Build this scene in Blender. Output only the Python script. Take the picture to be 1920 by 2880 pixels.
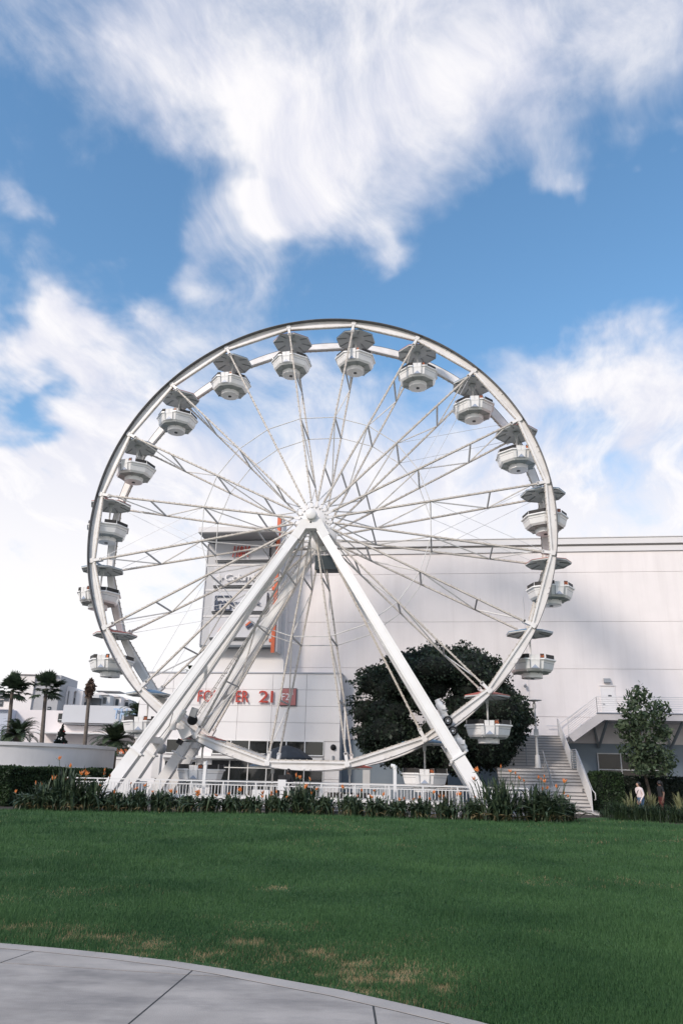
import bpy, math, random
import numpy as np
from mathutils import Vector, Matrix

random.seed(7)
rng = np.random.default_rng(7)
for o in list(bpy.data.objects):
    bpy.data.objects.remove(o)
scene = bpy.context.scene
col = scene.collection
PI = math.pi

# ------------------------------------------------------------------ camera
EYE = 1.55                       # eye height over the lawn, metres
F_PX, TILT, ROLL = 2086.7, 0.34186, 0.022829   # focal length in photo pixels, up-tilt, roll
cam_d = bpy.data.cameras.new('camera')
cam = bpy.data.objects.new('camera', cam_d)
col.objects.link(cam)
cam_d.sensor_fit = 'VERTICAL'
cam_d.sensor_height = 36.0
cam_d.lens = 36.0 * F_PX / 2880.0
cam_d.clip_start = 0.1
cam_d.clip_end = 5000.0
cam.location = (0, 0, EYE)
cam.rotation_euler = (Matrix.Rotation(PI / 2 + TILT, 3, 'X') @ Matrix.Rotation(ROLL, 3, 'Z')).to_euler()
scene.camera = cam
scene.render.resolution_x = 682
scene.render.resolution_y = 1024

# ------------------------------------------------------------------ site frame: u along the facades, v away from the camera
YAW = -0.130696
EU = np.array([math.cos(YAW), math.sin(YAW), 0.0])
EV = np.array([-math.sin(YAW), math.cos(YAW), 0.0])
SC = 1.27
W0 = np.array([-1.12868 * SC, 30.26056 * SC, 0.0])     # ground under the hub, in the front rim's plane
HZ = EYE + 10.2558 * SC                                # hub height
R = 10.0 * SC                                          # rim radius
WD = 1.894 * SC                                        # distance between the two rims
PH = 0.1602                                            # turn of the wheel
def S(u, v, z=0.0):
    return W0 + u * EU + v * EV + np.array([0, 0, z])
def ray(x, y):
    ct, st, cr, sr = math.cos(TILT), math.sin(TILT), math.cos(ROLL), math.sin(ROLL)
    U, V = x - 960, 1440 - y
    a, b = U * cr - V * sr, U * sr + V * cr
    return np.array([a, F_PX * ct - b * st, F_PX * st + b * ct])
def onz(x, y, z=0.0):
    d = ray(x, y); return np.array([0, 0, EYE]) + d * ((z - EYE) / d[2])
def ony(x, y, Y):
    d = ray(x, y); return np.array([0, 0, EYE]) + d * (Y / d[1])
def uz(x, y, v):
    d = ray(x, y); c = np.array([0, 0, EYE]); p = c + d * (((W0 + v * EV - c) @ EV) / (d @ EV))
    return float((p - W0) @ EU), float(p[2])
def uv(x, y, z=0.0):
    p = onz(x, y, z) - W0
    return float(p @ EU), float(p @ EV)

# ------------------------------------------------------------------ sun, sky, exposure
SUN_AZ, SUN_EL = math.radians(33.0), math.radians(32.0)     # light travels towards +v, turned towards +u
sd = EU * math.sin(SUN_AZ) * math.cos(SUN_EL) + EV * math.cos(SUN_AZ) * math.cos(SUN_EL) - np.array([0, 0, math.sin(SUN_EL)])
sun_d = bpy.data.lights.new('sun', 'SUN')
sun = bpy.data.objects.new('sun', sun_d); col.objects.link(sun)
sun_d.energy = 2.2
sun_d.angle = math.radians(10)          # veiled by thin cloud: soft shadows
sun_d.color = (1.0, 0.89, 0.79)
sun.rotation_euler = Vector(sd).to_track_quat('-Z', 'Y').to_euler()
sun.location = (-20, -30, 40)
scene.view_settings.view_transform = 'Standard'
scene.view_settings.look = 'None'
scene.view_settings.exposure = 0.34
scene.view_settings.gamma = 1.0
scene.view_settings.use_curve_mapping = False

world = bpy.data.worlds.new('World'); scene.world = world
world.use_nodes = True
wt = world.node_tree; wt.nodes.clear()
def wn(t, **kw):
    n = wt.nodes.new(t)
    for k, v in kw.items(): setattr(n, k, v)
    return n
def wl(a, b): wt.links.new(a, b)
def wmath(op, a, b=None, c=None, clamp=False):
    n = wn('ShaderNodeMath', operation=op, use_clamp=clamp)
    for i, x in enumerate((a, b, c)):
        if x is None: continue
        if isinstance(x, (int, float)): n.inputs[i].default_value = x
        else: wl(x, n.inputs[i])
    return n.outputs[0]
def wmapr(x, a, b, c, d, smooth=True):
    n = wn('ShaderNodeMapRange', interpolation_type='SMOOTHSTEP' if smooth else 'LINEAR')
    wl(x, n.inputs['Value'])
    for k, v in zip(('From Min', 'From Max', 'To Min', 'To Max'), (a, b, c, d)): n.inputs[k].default_value = v
    return n.outputs[0]
tc = wn('ShaderNodeTexCoord')
DIR = tc.outputs['Generated']
sky = wn('ShaderNodeTexSky', sky_type='NISHITA')
sky.sun_disc = False
sky.sun_elevation = SUN_EL
sky.sun_rotation = math.atan2(-sd[0], -sd[1])
sky.air_density = 1.25; sky.dust_density = 0.35; sky.ozone_density = 3.2; sky.altitude = 30
hsv = wn('ShaderNodeHueSaturation'); hsv.inputs['Saturation'].default_value = 1.10; hsv.inputs['Value'].default_value = 1.28
hsv.inputs['Hue'].default_value = 0.494
wl(sky.outputs[0], hsv.inputs['Color'])
sep = wn('ShaderNodeSeparateXYZ'); wl(DIR, sep.inputs[0])
zz = wmath('MAXIMUM', sep.outputs[2], 0.0)
den = wmath('ADD', zz, 0.32)
px_ = wmath('DIVIDE', sep.outputs[0], den); py_ = wmath('DIVIDE', sep.outputs[1], den)
cmb = wn('ShaderNodeCombineXYZ'); wl(px_, cmb.inputs[0]); wl(py_, cmb.inputs[1])
# clouds drift in long wisps: the layer is warped, then read as fractal noise
warp = wn('ShaderNodeTexNoise'); warp.inputs['Scale'].default_value = 2.6; warp.inputs['Detail'].default_value = 2.5
wl(cmb.outputs[0], warp.inputs['Vector'])
wadd = wn('ShaderNodeVectorMath', operation='MULTIPLY_ADD')
wl(warp.outputs['Color'], wadd.inputs[0]); wadd.inputs[1].default_value = (0.30, 0.30, 0.0); wl(cmb.outputs[0], wadd.inputs[2])
wmap = wn('ShaderNodeMapping'); wmap.inputs['Scale'].default_value = (1.25, 0.95, 1.0); wmap.inputs['Rotation'].default_value = (0, 0, 0.5)
wmap.inputs['Location'].default_value = (3.1, 1.7, 0)
wl(wadd.outputs[0], wmap.inputs['Vector'])
n1 = wn('ShaderNodeTexNoise'); n1.inputs['Scale'].default_value = 2.1; n1.inputs['Detail'].default_value = 8; n1.inputs['Roughness'].default_value = 0.6
wl(wmap.outputs[0], n1.inputs['Vector'])
n2 = wn('ShaderNodeTexNoise'); n2.inputs['Scale'].default_value = 5.0; n2.inputs['Detail'].default_value = 7; n2.inputs['Roughness'].default_value = 0.64
wm2 = wn('ShaderNodeMapping'); wm2.inputs['Scale'].default_value = (1.45, 0.75, 1.0); wm2.inputs['Rotation'].default_value = (0, 0, 0.35)
wl(wmap.outputs[0], wm2.inputs['Vector']); wl(wm2.outputs[0], n2.inputs['Vector'])
# where the cloud banks stand in the sky (photo pixel, reach in pixels, more or less cloud)
BANKS = [(1130, 130, 400, .30), (1300, 340, 240, .24), (760, 200, 280, .22), (930, 480, 200, .26), (1060, 700, 80, .26), (830, 640, 90, .22), (700, 470, 110, .16),
         (420, 110, 330, .17), (60, 80, 260, .13), (1610, 480, 90, .34), (1750, 90, 240, .18), (1500, 200, 160, .14), (50, 540, 90, .42), (90, 880, 150, .42), (300, 960, 130, .30), (160, 790, 90, .16),
         (200, 1330, 260, .20), (560, 790, 110, .22), (1760, 1020, 180, .36), (1480, 1130, 220, .28), (900, 1250, 420, .14), (1890, 490, 60, .3),
         (260, 480, 210, -.24), (470, 600, 150, -.16), (1420, 760, 250, -.34), (1790, 720, 200, -.28), (70, 1190, 120, -.55), (1750, 330, 130, -.12), (1130, 900, 190, -.18), (110, 330, 170, -.10),
         (840, 860, 170, -.24), (430, 830, 120, -.26), (40, 720, 80, -.25)]
dens = wmath('ADD', wmath('MULTIPLY_ADD', wmath('SUBTRACT', n1.outputs['Fac'], 0.5), 1.25, 0.40), wmath('MULTIPLY', wmath('SUBTRACT', n2.outputs['Fac'], 0.5), 0.62))
wb = wn('ShaderNodeTexNoise'); wb.inputs['Scale'].default_value = 6.5; wb.inputs['Detail'].default_value = 4; wl(cmb.outputs[0], wb.inputs['Vector'])
wbs = wn('ShaderNodeVectorMath', operation='SUBTRACT'); wl(wb.outputs['Color'], wbs.inputs[0]); wbs.inputs[1].default_value = (.5, .5, .5)
wbm = wn('ShaderNodeVectorMath', operation='MULTIPLY_ADD'); wl(wbs.outputs[0], wbm.inputs[0]); wbm.inputs[1].default_value = (.30, .16, .34); wl(DIR, wbm.inputs[2])
wbn = wn('ShaderNodeVectorMath', operation='NORMALIZE'); wl(wbm.outputs[0], wbn.inputs[0])
BDIR = wbn.outputs[0]                      # ragged edges: the banks' outline wanders with the noise
for bx_, by_, br_, amp in BANKS:
    c = ray(bx_, by_); c = c / np.linalg.norm(c)
    ang = br_ / 2250.0
    dp = wn('ShaderNodeVectorMath', operation='DOT_PRODUCT'); wl(BDIR, dp.inputs[0]); dp.inputs[1].default_value = tuple(c)
    g = wmath('EXPONENT', wmath('MULTIPLY', wmath('SUBTRACT', dp.outputs['Value'], 1.0), 2.0 / (ang * ang)))
    dens = wmath('MULTIPLY_ADD', g, amp, dens)
# towards the horizon the layers stack up into a white veil
dens = wmath('ADD', dens, wmapr(zz, 0.57, 0.26, 0.0, 0.62))
alpha = wmapr(dens, 0.33, 1.0, 0.0, 0.97)
shade = wmath('MAXIMUM', wmapr(n2.outputs['Fac'], 0.34, 0.66, 0.15, 1.0), wmapr(zz, 0.5, 0.2, 0.0, 1.0))
thick = wmapr(dens, 0.55, 1.0, 0.55, 1.0)
cl = wn('ShaderNodeMixRGB'); cl.inputs[1].default_value = (4.55, 4.65, 5.4, 1); cl.inputs[2].default_value = (6.25, 6.12, 6.2, 1)
wl(wmath('MULTIPLY', shade, thick), cl.inputs[0])
mixc = wn('ShaderNodeMixRGB'); wl(alpha, mixc.inputs[0]); wl(hsv.outputs[0], mixc.inputs[1]); wl(cl.outputs[0], mixc.inputs[2])
bg = wn('ShaderNodeBackground'); bg.inputs['Strength'].default_value = 0.13
wl(mixc.outputs[0], bg.inputs['Color'])
world.cycles.sampling_method = 'MANUAL'; world.cycles.sample_map_resolution = 512
wo = wn('ShaderNodeOutputWorld'); wl(bg.outputs[0], wo.inputs['Surface'])

# ------------------------------------------------------------------ materials
MATS = {}
def mat(name, color, rough=0.5, metal=0.0, noise=0.0, scale=3.0, detail=6, dirt=None, dirt_amt=0.0, dirt_scale=(1, 1, 1), bump=0.0, bump_scale=40.0, emit=None, emit_s=0.0, spec=0.5, trans=0.0, alpha=1.0, coat=0.0, objcoord=False, subsurf=0.0):
    if name in MATS: return MATS[name]
    m = bpy.data.materials.new(name); m.use_nodes = True
    nt = m.node_tree; b = nt.nodes['Principled BSDF']
    b.inputs['Roughness'].default_value = rough
    b.inputs['Metallic'].default_value = metal
    b.inputs['Specular IOR Level'].default_value = spec
    b.inputs['Alpha'].default_value = alpha
    b.inputs['Transmission Weight'].default_value = trans
    b.inputs['Coat Weight'].default_value = coat
    c4 = (*color, 1)
    b.inputs['Base Color'].default_value = c4
    if emit is not None:
        b.inputs['Emission Color'].default_value = (*emit, 1); b.inputs['Emission Strength'].default_value = emit_s
    tcn = nt.nodes.new('ShaderNodeTexCoord')
    geo = nt.nodes.new('ShaderNodeNewGeometry')
    vec = tcn.outputs['Object'] if objcoord else geo.outputs['Position']
    last = None
    if noise > 0:
        n = nt.nodes.new('ShaderNodeTexNoise'); n.inputs['Scale'].default_value = scale; n.inputs['Detail'].default_value = detail
        n.inputs['Roughness'].default_value = 0.6
        nt.links.new(vec, n.inputs['Vector'])
        r = nt.nodes.new('ShaderNodeMapRange'); r.inputs['From Min'].default_value = .25; r.inputs['From Max'].default_value = .75
        r.inputs['To Min'].default_value = 1 - noise; r.inputs['To Max'].default_value = 1 + noise
        nt.links.new(n.outputs['Fac'], r.inputs['Value'])
        mm = nt.nodes.new('ShaderNodeVectorMath'); mm.operation = 'SCALE'; mm.inputs[0].default_value = color
        nt.links.new(r.outputs[0], mm.inputs['Scale'])
        last = mm.outputs[0]
    if dirt is not None:
        mp = nt.nodes.new('ShaderNodeMapping'); mp.inputs['Scale'].default_value = dirt_scale
        nt.links.new(vec, mp.inputs['Vector'])
        n = nt.nodes.new('ShaderNodeTexNoise'); n.inputs['Scale'].default_value = 1.0; n.inputs['Detail'].default_value = 8; n.inputs['Roughness'].default_value = 0.65
        nt.links.new(mp.outputs[0], n.inputs['Vector'])
        r = nt.nodes.new('ShaderNodeMapRange'); r.inputs['From Min'].default_value = .45; r.inputs['From Max'].default_value = .8
        r.inputs['To Min'].default_value = 0; r.inputs['To Max'].default_value = dirt_amt
        nt.links.new(n.outputs['Fac'], r.inputs['Value'])
        mx = nt.nodes.new('ShaderNodeMixRGB'); mx.inputs[1].default_value = c4; mx.inputs[2].default_value = (*dirt, 1)
        if last is not None: nt.links.new(last, mx.inputs[1])
        nt.links.new(r.outputs[0], mx.inputs[0])
        last = mx.outputs[0]
    if last is not None: nt.links.new(last, b.inputs['Base Color'])
    if bump > 0:
        n = nt.nodes.new('ShaderNodeTexNoise'); n.inputs['Scale'].default_value = bump_scale; n.inputs['Detail'].default_value = 6
        nt.links.new(vec, n.inputs['Vector'])
        bp = nt.nodes.new('ShaderNodeBump'); bp.inputs['Strength'].default_value = bump; bp.inputs['Distance'].default_value = 0.02
        nt.links.new(n.outputs['Fac'], bp.inputs['Height']); nt.links.new(bp.outputs[0], b.inputs['Normal'])
    MATS[name] = m
    return m
def leafmat(name, c1, c2, scale=1.5, rough=0.55, trans=0.25, fine=9.0):
    if name in MATS: return MATS[name]
    m = bpy.data.materials.new(name); m.use_nodes = True
    nt = m.node_tree; b = nt.nodes['Principled BSDF']; out = nt.nodes['Material Output']
    geo = nt.nodes.new('ShaderNodeNewGeometry')
    n = nt.nodes.new('ShaderNodeTexNoise'); n.inputs['Scale'].default_value = scale; n.inputs['Detail'].default_value = 3
    nt.links.new(geo.outputs['Position'], n.inputs['Vector'])
    nb = nt.nodes.new('ShaderNodeTexNoise'); nb.inputs['Scale'].default_value = fine; nb.inputs['Detail'].default_value = 1
    nt.links.new(geo.outputs['Position'], nb.inputs['Vector'])
    ad = nt.nodes.new('ShaderNodeMath'); ad.operation = 'ADD'
    nt.links.new(n.outputs['Fac'], ad.inputs[0]); nt.links.new(nb.outputs['Fac'], ad.inputs[1])
    rp = nt.nodes.new('ShaderNodeMapRange'); rp.inputs['From Min'].default_value = .72; rp.inputs['From Max'].default_value = 1.28
    nt.links.new(ad.outputs[0], rp.inputs['Value'])
    mx = nt.nodes.new('ShaderNodeMixRGB'); mx.inputs[1].default_value = (*c1, 1); mx.inputs[2].default_value = (*c2, 1)
    nt.links.new(rp.outputs[0], mx.inputs[0])
    nt.links.new(mx.outputs[0], b.inputs['Base Color'])
    b.inputs['Roughness'].default_value = rough
    b.inputs['Specular IOR Level'].default_value = 0.3
    tr = nt.nodes.new('ShaderNodeBsdfTranslucent'); nt.links.new(mx.outputs[0], tr.inputs['Color'])
    ms = nt.nodes.new('ShaderNodeMixShader'); ms.inputs[0].default_value = trans
    nt.links.new(b.outputs[0], ms.inputs[1]); nt.links.new(tr.outputs[0], ms.inputs[2])
    nt.links.new(ms.outputs[0], out.inputs['Surface'])
    MATS[name] = m
    return m

# ------------------------------------------------------------------ mesh and object helpers
class MB:
    def __init__(self): self.v, self.f, self.sm = [], [], []
    def add(self, vs, fs, smooth=False):
        k = len(self.v); self.v.extend([tuple(map(float, p)) for p in vs])
        self.f.extend([tuple(i + k for i in q) for q in fs]); self.sm.extend([smooth] * len(fs)); return self
    def box(self, c, s, rz=0.0):
        x, y, z = (q / 2 for q in s); P = []
        ca, sa = math.cos(rz), math.sin(rz)
        for a, b, d in ((-1,-1,-1),(1,-1,-1),(1,1,-1),(-1,1,-1),(-1,-1,1),(1,-1,1),(1,1,1),(-1,1,1)):
            X, Y = a * x, b * y
            P.append((c[0] + X * ca - Y * sa, c[1] + X * sa + Y * ca, c[2] + d * z))
        return self.add(P, [(3,2,1,0),(4,5,6,7),(0,1,5,4),(1,2,6,5),(2,3,7,6),(3,0,4,7)])
    def bb(self, x0, x1, y0, y1, z0, z1): return self.box(((x0+x1)/2, (y0+y1)/2, (z0+z1)/2), (abs(x1-x0), abs(y1-y0), abs(z1-z0)))
    def bar(self, p0, p1, w, h, up=(0, 1, 0), w1=None, h1=None):
        p0, p1, up = Vector(p0), Vector(p1), Vector(up)
        d = (p1 - p0).normalized(); s = d.cross(up)
        if s.length < 1e-4: s = d.cross(Vector((1, 0, 0.3)))
        s.normalize(); t = s.cross(d).normalized()
        w1 = w if w1 is None else w1; h1 = h if h1 is None else h1; P = []
        for p, a, b in ((p0, w/2, h/2), (p1, w1/2, h1/2)):
            P += [p - s*a - t*b, p + s*a - t*b, p + s*a + t*b, p - s*a + t*b]
        return self.add(P, [(3,2,1,0),(4,5,6,7),(0,1,5,4),(1,2,6,5),(2,3,7,6),(3,0,4,7)])
    def tube(self, pts, rad, n=8, cap=True):
        pts = [Vector(p) for p in pts]
        if not hasattr(rad, '__len__'): rad = [rad] * len(pts)
        P, F = [], []; t = None
        for i, p in enumerate(pts):
            d = (pts[min(i+1, len(pts)-1)] - pts[max(i-1, 0)]).normalized()
            if t is None:
                t = d.cross(Vector((0, 0, 1)));
                if t.length < 1e-3: t = d.cross(Vector((1, 0, 0)))
            t = (t - d * t.dot(d)).normalized(); s = d.cross(t)
            for k in range(n):
                a = 2 * PI * k / n; P.append(p + (t * math.cos(a) + s * math.sin(a)) * rad[i])
        for i in range(len(pts) - 1):
            for k in range(n):
                a, b = i*n + k, i*n + (k+1) % n; F.append((a, b, b + n, a + n))
        self.add(P, F, n > 5)
        if cap: self.add(P[:n], [tuple(range(n))[::-1]]); self.add(P[-n:], [tuple(range(n))])
        return self
    def lathe(self, prof, n=24, c=(0, 0, 0), phase=0.0, smooth=True, axis='z'):
        P, F = [], []
        for r, z in prof:
            for k in range(n):
                a = 2 * PI * k / n + phase
                q = (r*math.cos(a), r*math.sin(a), z) if axis == 'z' else (r*math.cos(a), -z, r*math.sin(a)) if axis == 'y' else (z, r*math.cos(a), r*math.sin(a))
                P.append((c[0]+q[0], c[1]+q[1], c[2]+q[2]))
        for i in range(len(prof) - 1):
            for k in range(n):
                a, b = i*n + k, i*n + (k+1) % n; F.append((a, b, b + n, a + n))
        self.add(P, F, smooth)
        if prof[0][0] > 1e-4: self.add(P[:n], [tuple(range(n))[::-1]])
        if prof[-1][0] > 1e-4: self.add(P[-n:], [tuple(range(n))])
        return self
    def prism(self, poly, y0, y1, plane='xz'):
        n = len(poly)
        area = sum(poly[i][0]*poly[(i+1) % n][1] - poly[(i+1) % n][0]*poly[i][1] for i in range(n))
        if area < 0: poly = poly[::-1]
        if y0 > y1: y0, y1 = y1, y0
        if plane == 'xz': P = [(a, y0, b) for a, b in poly] + [(a, y1, b) for a, b in poly]
        else:
            P = [(a, b, y0) for a, b in poly] + [(a, b, y1) for a, b in poly]
        F = [tuple(range(n)), tuple(range(2*n-1, n-1, -1))] + [((i+1) % n, i, i + n, (i+1) % n + n) for i in range(n)]
        if plane != 'xz': F = [f[::-1] for f in F]
        return self.add(P, F)
    def build(self, name, m, parent=None, **kw):
        me = bpy.data.meshes.new(name); me.from_pydata(self.v, [], self.f)
        if any(self.sm): me.polygons.foreach_set('use_smooth', self.sm)
        me.materials.append(m)
        return link(name, me, parent, **kw)
def link(name, me, parent=None, loc=None, rot=None):
    o = bpy.data.objects.new(name, me); col.objects.link(o)
    if parent is not None: o.parent = parent
    if loc is not None: o.location = loc
    if rot is not None: o.rotation_euler = rot
    return o
def tag(o, label=None, cat=None, group=None, kind=None):
    if label: o['label'] = label
    if cat: o['category'] = cat
    if group: o['group'] = group
    if kind: o['kind'] = kind
    return o
def thing(name, label, cat, loc=(0, 0, 0), rz=0.0, group=None):
    o = bpy.data.objects.new(name, None); col.objects.link(o); o.empty_display_size = 0.3
    o.location = loc; o.rotation_euler = (0, 0, rz)
    return tag(o, label, cat, group)
def site(name, label, cat, u=0.0, v=0.0, z=0.0, group=None, rz=0.0):
    return thing(name, label, cat, tuple(S(u, v, z)), YAW + rz, group)
def np_mesh(name, V, F, m, parent=None, **kw):
    """V (n,3) array, F (k,3 or 4) array -> mesh object"""
    me = bpy.data.meshes.new(name)
    k = F.shape[1]
    me.vertices.add(len(V)); me.vertices.foreach_set('co', np.ascontiguousarray(V, dtype=np.float32).ravel())
    me.loops.add(F.size); me.loops.foreach_set('vertex_index', np.ascontiguousarray(F, dtype=np.int32).ravel())
    me.polygons.add(len(F)); me.polygons.foreach_set('loop_start', np.arange(0, F.size, k, dtype=np.int32))
    me.polygons.foreach_set('loop_total', np.full(len(F), k, dtype=np.int32))
    me.update(calc_edges=True); me.validate()
    me.materials.append(m)
    return link(name, me, parent, **kw)
def text_mesh(s, size, depth, bold=0.0, spacing=1.0, shear=0.0):
    cu = bpy.data.curves.new('lettering', 'FONT'); cu.body = s; cu.size = size; cu.extrude = depth / 2
    cu.offset = bold; cu.space_character = spacing; cu.shear = shear; cu.align_x = 'LEFT'; cu.resolution_u = 3
    o = bpy.data.objects.new('lettering', cu); col.objects.link(o)
    dg = bpy.context.evaluated_depsgraph_get()
    me = bpy.data.meshes.new_from_object(o.evaluated_get(dg))
    bpy.data.objects.remove(o); bpy.data.curves.remove(cu)
    return me
def letters(txt, u0, u1, z0, z1, v, depth, m, parent, name='letter', bold=0.0, shear=0.0, gap=0.12, wide=None):
    """each character its own upright mesh part in the plane v (facing -v), spread from u0 to u1, cap height z0..z1"""
    H = z1 - z0; mes = []; tot = 0
    for ch in txt:
        if ch == ' ': mes.append((None, 0.42 * H)); tot += 0.42 * H; continue
        me = text_mesh(ch, 1.0, 0.02, 0.0, 1.0, shear)
        n = len(me.vertices); co = np.empty(n*3, np.float32); me.vertices.foreach_get('co', co); co = co.reshape(-1, 3)
        ref = text_mesh('H', 1.0, 0.02); hn = np.empty(len(ref.vertices)*3, np.float32); ref.vertices.foreach_get('co', hn); caph = hn.reshape(-1, 3)[:, 1].max(); bpy.data.meshes.remove(ref)
        co[:, 0] -= co[:, 0].min(); w = co[:, 0].max() / caph * H
        co[:, :2] *= H / caph
        mes.append(((me, co, w), w)); tot += w
    k = len(txt); gp = gap * H; sc = ((u1 - u0) - gp * (k - 1)) / tot
    x = u0; out = []
    for item, w in mes:
        if item is not None:
            me, co, w = item
            P = np.stack([co[:, 0] * sc, co[:, 2] / 0.02 * depth, co[:, 1]], 1)
            P[:, 1] *= -1
            me.vertices.foreach_set('co', np.ascontiguousarray(P, np.float32).ravel()); me.update()
            me.materials.clear(); me.materials.append(m)
            out.append(link(name, me, parent, loc=(x, v, z0)))
        x += w * sc + gp
    return out

WHITE = mat('white_paint', (.78, .76, .74), .38, noise=.04, scale=2.0, dirt=(.42, .36, .30), dirt_amt=.28, dirt_scale=(1.3, 1.3, .5), objcoord=False)
WHITE2 = mat('white_paint_worn', (.72, .70, .67), .45, noise=.06, scale=4.0, dirt=(.34, .28, .22), dirt_amt=.5, dirt_scale=(3, 3, 1.2))
SPOKE = mat('spoke_paint', (.74, .71, .67), .5, noise=.08, scale=5.0, dirt=(.30, .25, .20), dirt_amt=.6, dirt_scale=(5, 5, 5))
BLACK = mat('black_rubber', (.015, .015, .016), .8, noise=.2, scale=8)
DARK = mat('dark_grey_metal', (.06, .065, .07), .5, noise=.15, scale=6)
GREY = mat('mid_grey_metal', (.32, .33, .34), .5, noise=.08, scale=6)
# ================================================================== the wheel
wheel = site('ferris_wheel', 'tall white ferris wheel with twenty spokes, turning between its white legs', 'ferris wheel')
D18 = 2 * PI / 20
def ang(k): return PI / 2 + PH - k * D18
STRIP = mat('light_strip', (.58, .53, .47), .5, noise=.15, scale=9, dirt=(.20, .15, .11), dirt_amt=.7, dirt_scale=(6, 6, 6))
RIMW = mat('rim_paint', (.80, .775, .75), .34, noise=.05, scale=1.5, dirt=(.42, .35, .29), dirt_amt=.4, dirt_scale=(1.2, 1.2, 1.2))
LIP = mat('rim_lip_steel', (.10, .10, .105), .35, noise=.2, scale=3, dirt=(.25, .23, .21), dirt_amt=.4, dirt_scale=(2, 2, 2))
h = D18 / 2
def rim_meshes():
    Ri = R - .13
    mid = Ri * math.cos(h); xh = Ri * math.sin(h)
    chord = MB().bar((mid, 0, -xh + .03), (mid, 0, xh - .03), .10, .26, up=(0, 1, 0))
    chord.bar((mid + .10, -.06, -xh + .1), (mid + .10, -.06, xh - .1), .025, .03)
    plate = MB(); N = 12; Ro = R + .13
    P, F = [], []
    for i in range(N + 1):
        a = -h + D18 * i / N
        r_in = (mid + .05) / math.cos(a)
        for rr, y in ((r_in, -.05), (Ro - .025, -.05), (Ro - .025, .05), (r_in, .05)):
            P.append((rr * math.cos(a), y, rr * math.sin(a)))
    for i in range(N):
        for j in range(4):
            F.append((i*4 + j, i*4 + (j+1) % 4, (i+1)*4 + (j+1) % 4, (i+1)*4 + j))
    plate.add(P, F)
    for t in (-.012, .012):          # splice bolts at mid segment
        for dy in (-.07,):
            plate.box((Ro - .09, dy, t * R), (.05, .05, .05))
    lip = MB(); P, F = [], []
    for i in range(N + 1):
        a = -h + D18 * i / N
        for rr, y in ((Ro - .025, -.32), (Ro, -.32), (Ro, .06), (Ro - .025, .06)):
            P.append((rr * math.cos(a), y, rr * math.sin(a)))
    for i in range(N):
        for j in range(4):
            F.append((i*4 + j, i*4 + (j+1) % 4, (i+1)*4 + (j+1) % 4, (i+1)*4 + j))
    lip.add(P, F)
    strip = MB().bar((mid - .075, -.1, -xh + .12), (mid - .075, -.1, xh - .12), .05, .05)
    for i in range(11):
        zz_ = -xh + .2 + (2*xh - .4) * i / 10
        strip.box((mid - .085, -.105, zz_), (.085, .075, .04))
    return chord, plate, lip, strip
def mesh_of(mb, name, m):
    me = bpy.data.meshes.new(name); me.from_pydata(mb.v, [], mb.f)
    if any(mb.sm): me.polygons.foreach_set('use_smooth', mb.sm)
    me.materials.append(m); return me
ch_, pl_, lp_, st_ = rim_meshes()
ch_m, pl_m, lp_m, st_m = mesh_of(ch_, 'rim_segment', RIMW), mesh_of(pl_, 'rim_plate', RIMW), mesh_of(lp_, 'rim_lip', LIP), mesh_of(st_, 'light_strip', STRIP)
jn = MB().bar((R - .62, 0, 0), (R + .08, 0, 0), .15, .30).box((R - .05, -.06, 0), (.2, .2, .26)).box((R - .55, -.1, 0), (.1, .1, .2))
jn_m = mesh_of(jn, 'junction_bracket', RIMW)
HUBF, HUBB = -.38, WD + .38
def spoke_mesh(front):
    r0, r1 = .86, R - .5
    y0, y1 = (HUBF, 0) if front else (HUBB, 0 + WD)
    b = MB().bar((r0, y0, 0), (r1, y1, 0), .085, .085)
    s = MB()
    w = .03
    s.bar((r0 + .3, y0 - .075, .0), (r1 - .05, y1 - .075, .0), .075, .045)
    n = 34
    for i in range(n):
        t = (i + .5) / n; r = r0 + .3 + (r1 - r0 - .35) * t
        s.box((r, y0 + (y1 - y0) * t - .08, 0), (.05, .06, .115))
    return mesh_of(b, 'spoke', SPOKE), mesh_of(s, 'light_strip', STRIP)
spf, sps = spoke_mesh(True); spb, spbs = spoke_mesh(False)
def yat(r, front):
    t = (r - .86) / (R - .5 - .86); return HUBF * (1 - t) if front else HUBB + (WD - HUBB) * t
STR = [R * q for q in (.25, .5, .755)]
stm = []
for r in STR:
    stm.append(mesh_of(MB().bar((r, yat(r, True), 0), (r, yat(r, False), 0), .075, .075, up=(0, 0, 1)), 'strut', SPOKE))
STRUT_SHADE = mat('strut_shade_tone', (.46, .46, .46), .5, noise=.1, scale=5)  # spoke colour darkened: shade on the struts' underside is painted in
for m_ in stm: m_.materials[0] = STRUT_SHADE
dgm = []
nodes = [1.1] + STR + [R - .9]
for i in range(4):
    a, b = nodes[i], nodes[i + 1]
    f0 = i % 2 == 0
    dgm.append(mesh_of(MB().bar((a, yat(a, f0), 0), (b, yat(b, not f0), 0), .055, .055, up=(0, 0, 1)), 'diagonal_brace', SPOKE))
def tie_mesh(r, y):
    p0 = (r, y, 0); p1 = (r * math.cos(D18), y, r * math.sin(D18))
    return mesh_of(MB().tube([p0, p1], .026, 6), 'tie_rod', WHITE2)
tie_f, tie_b = tie_mesh(STR[1], yat(STR[1], True)), tie_mesh(STR[1], yat(STR[1], False))
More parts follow.
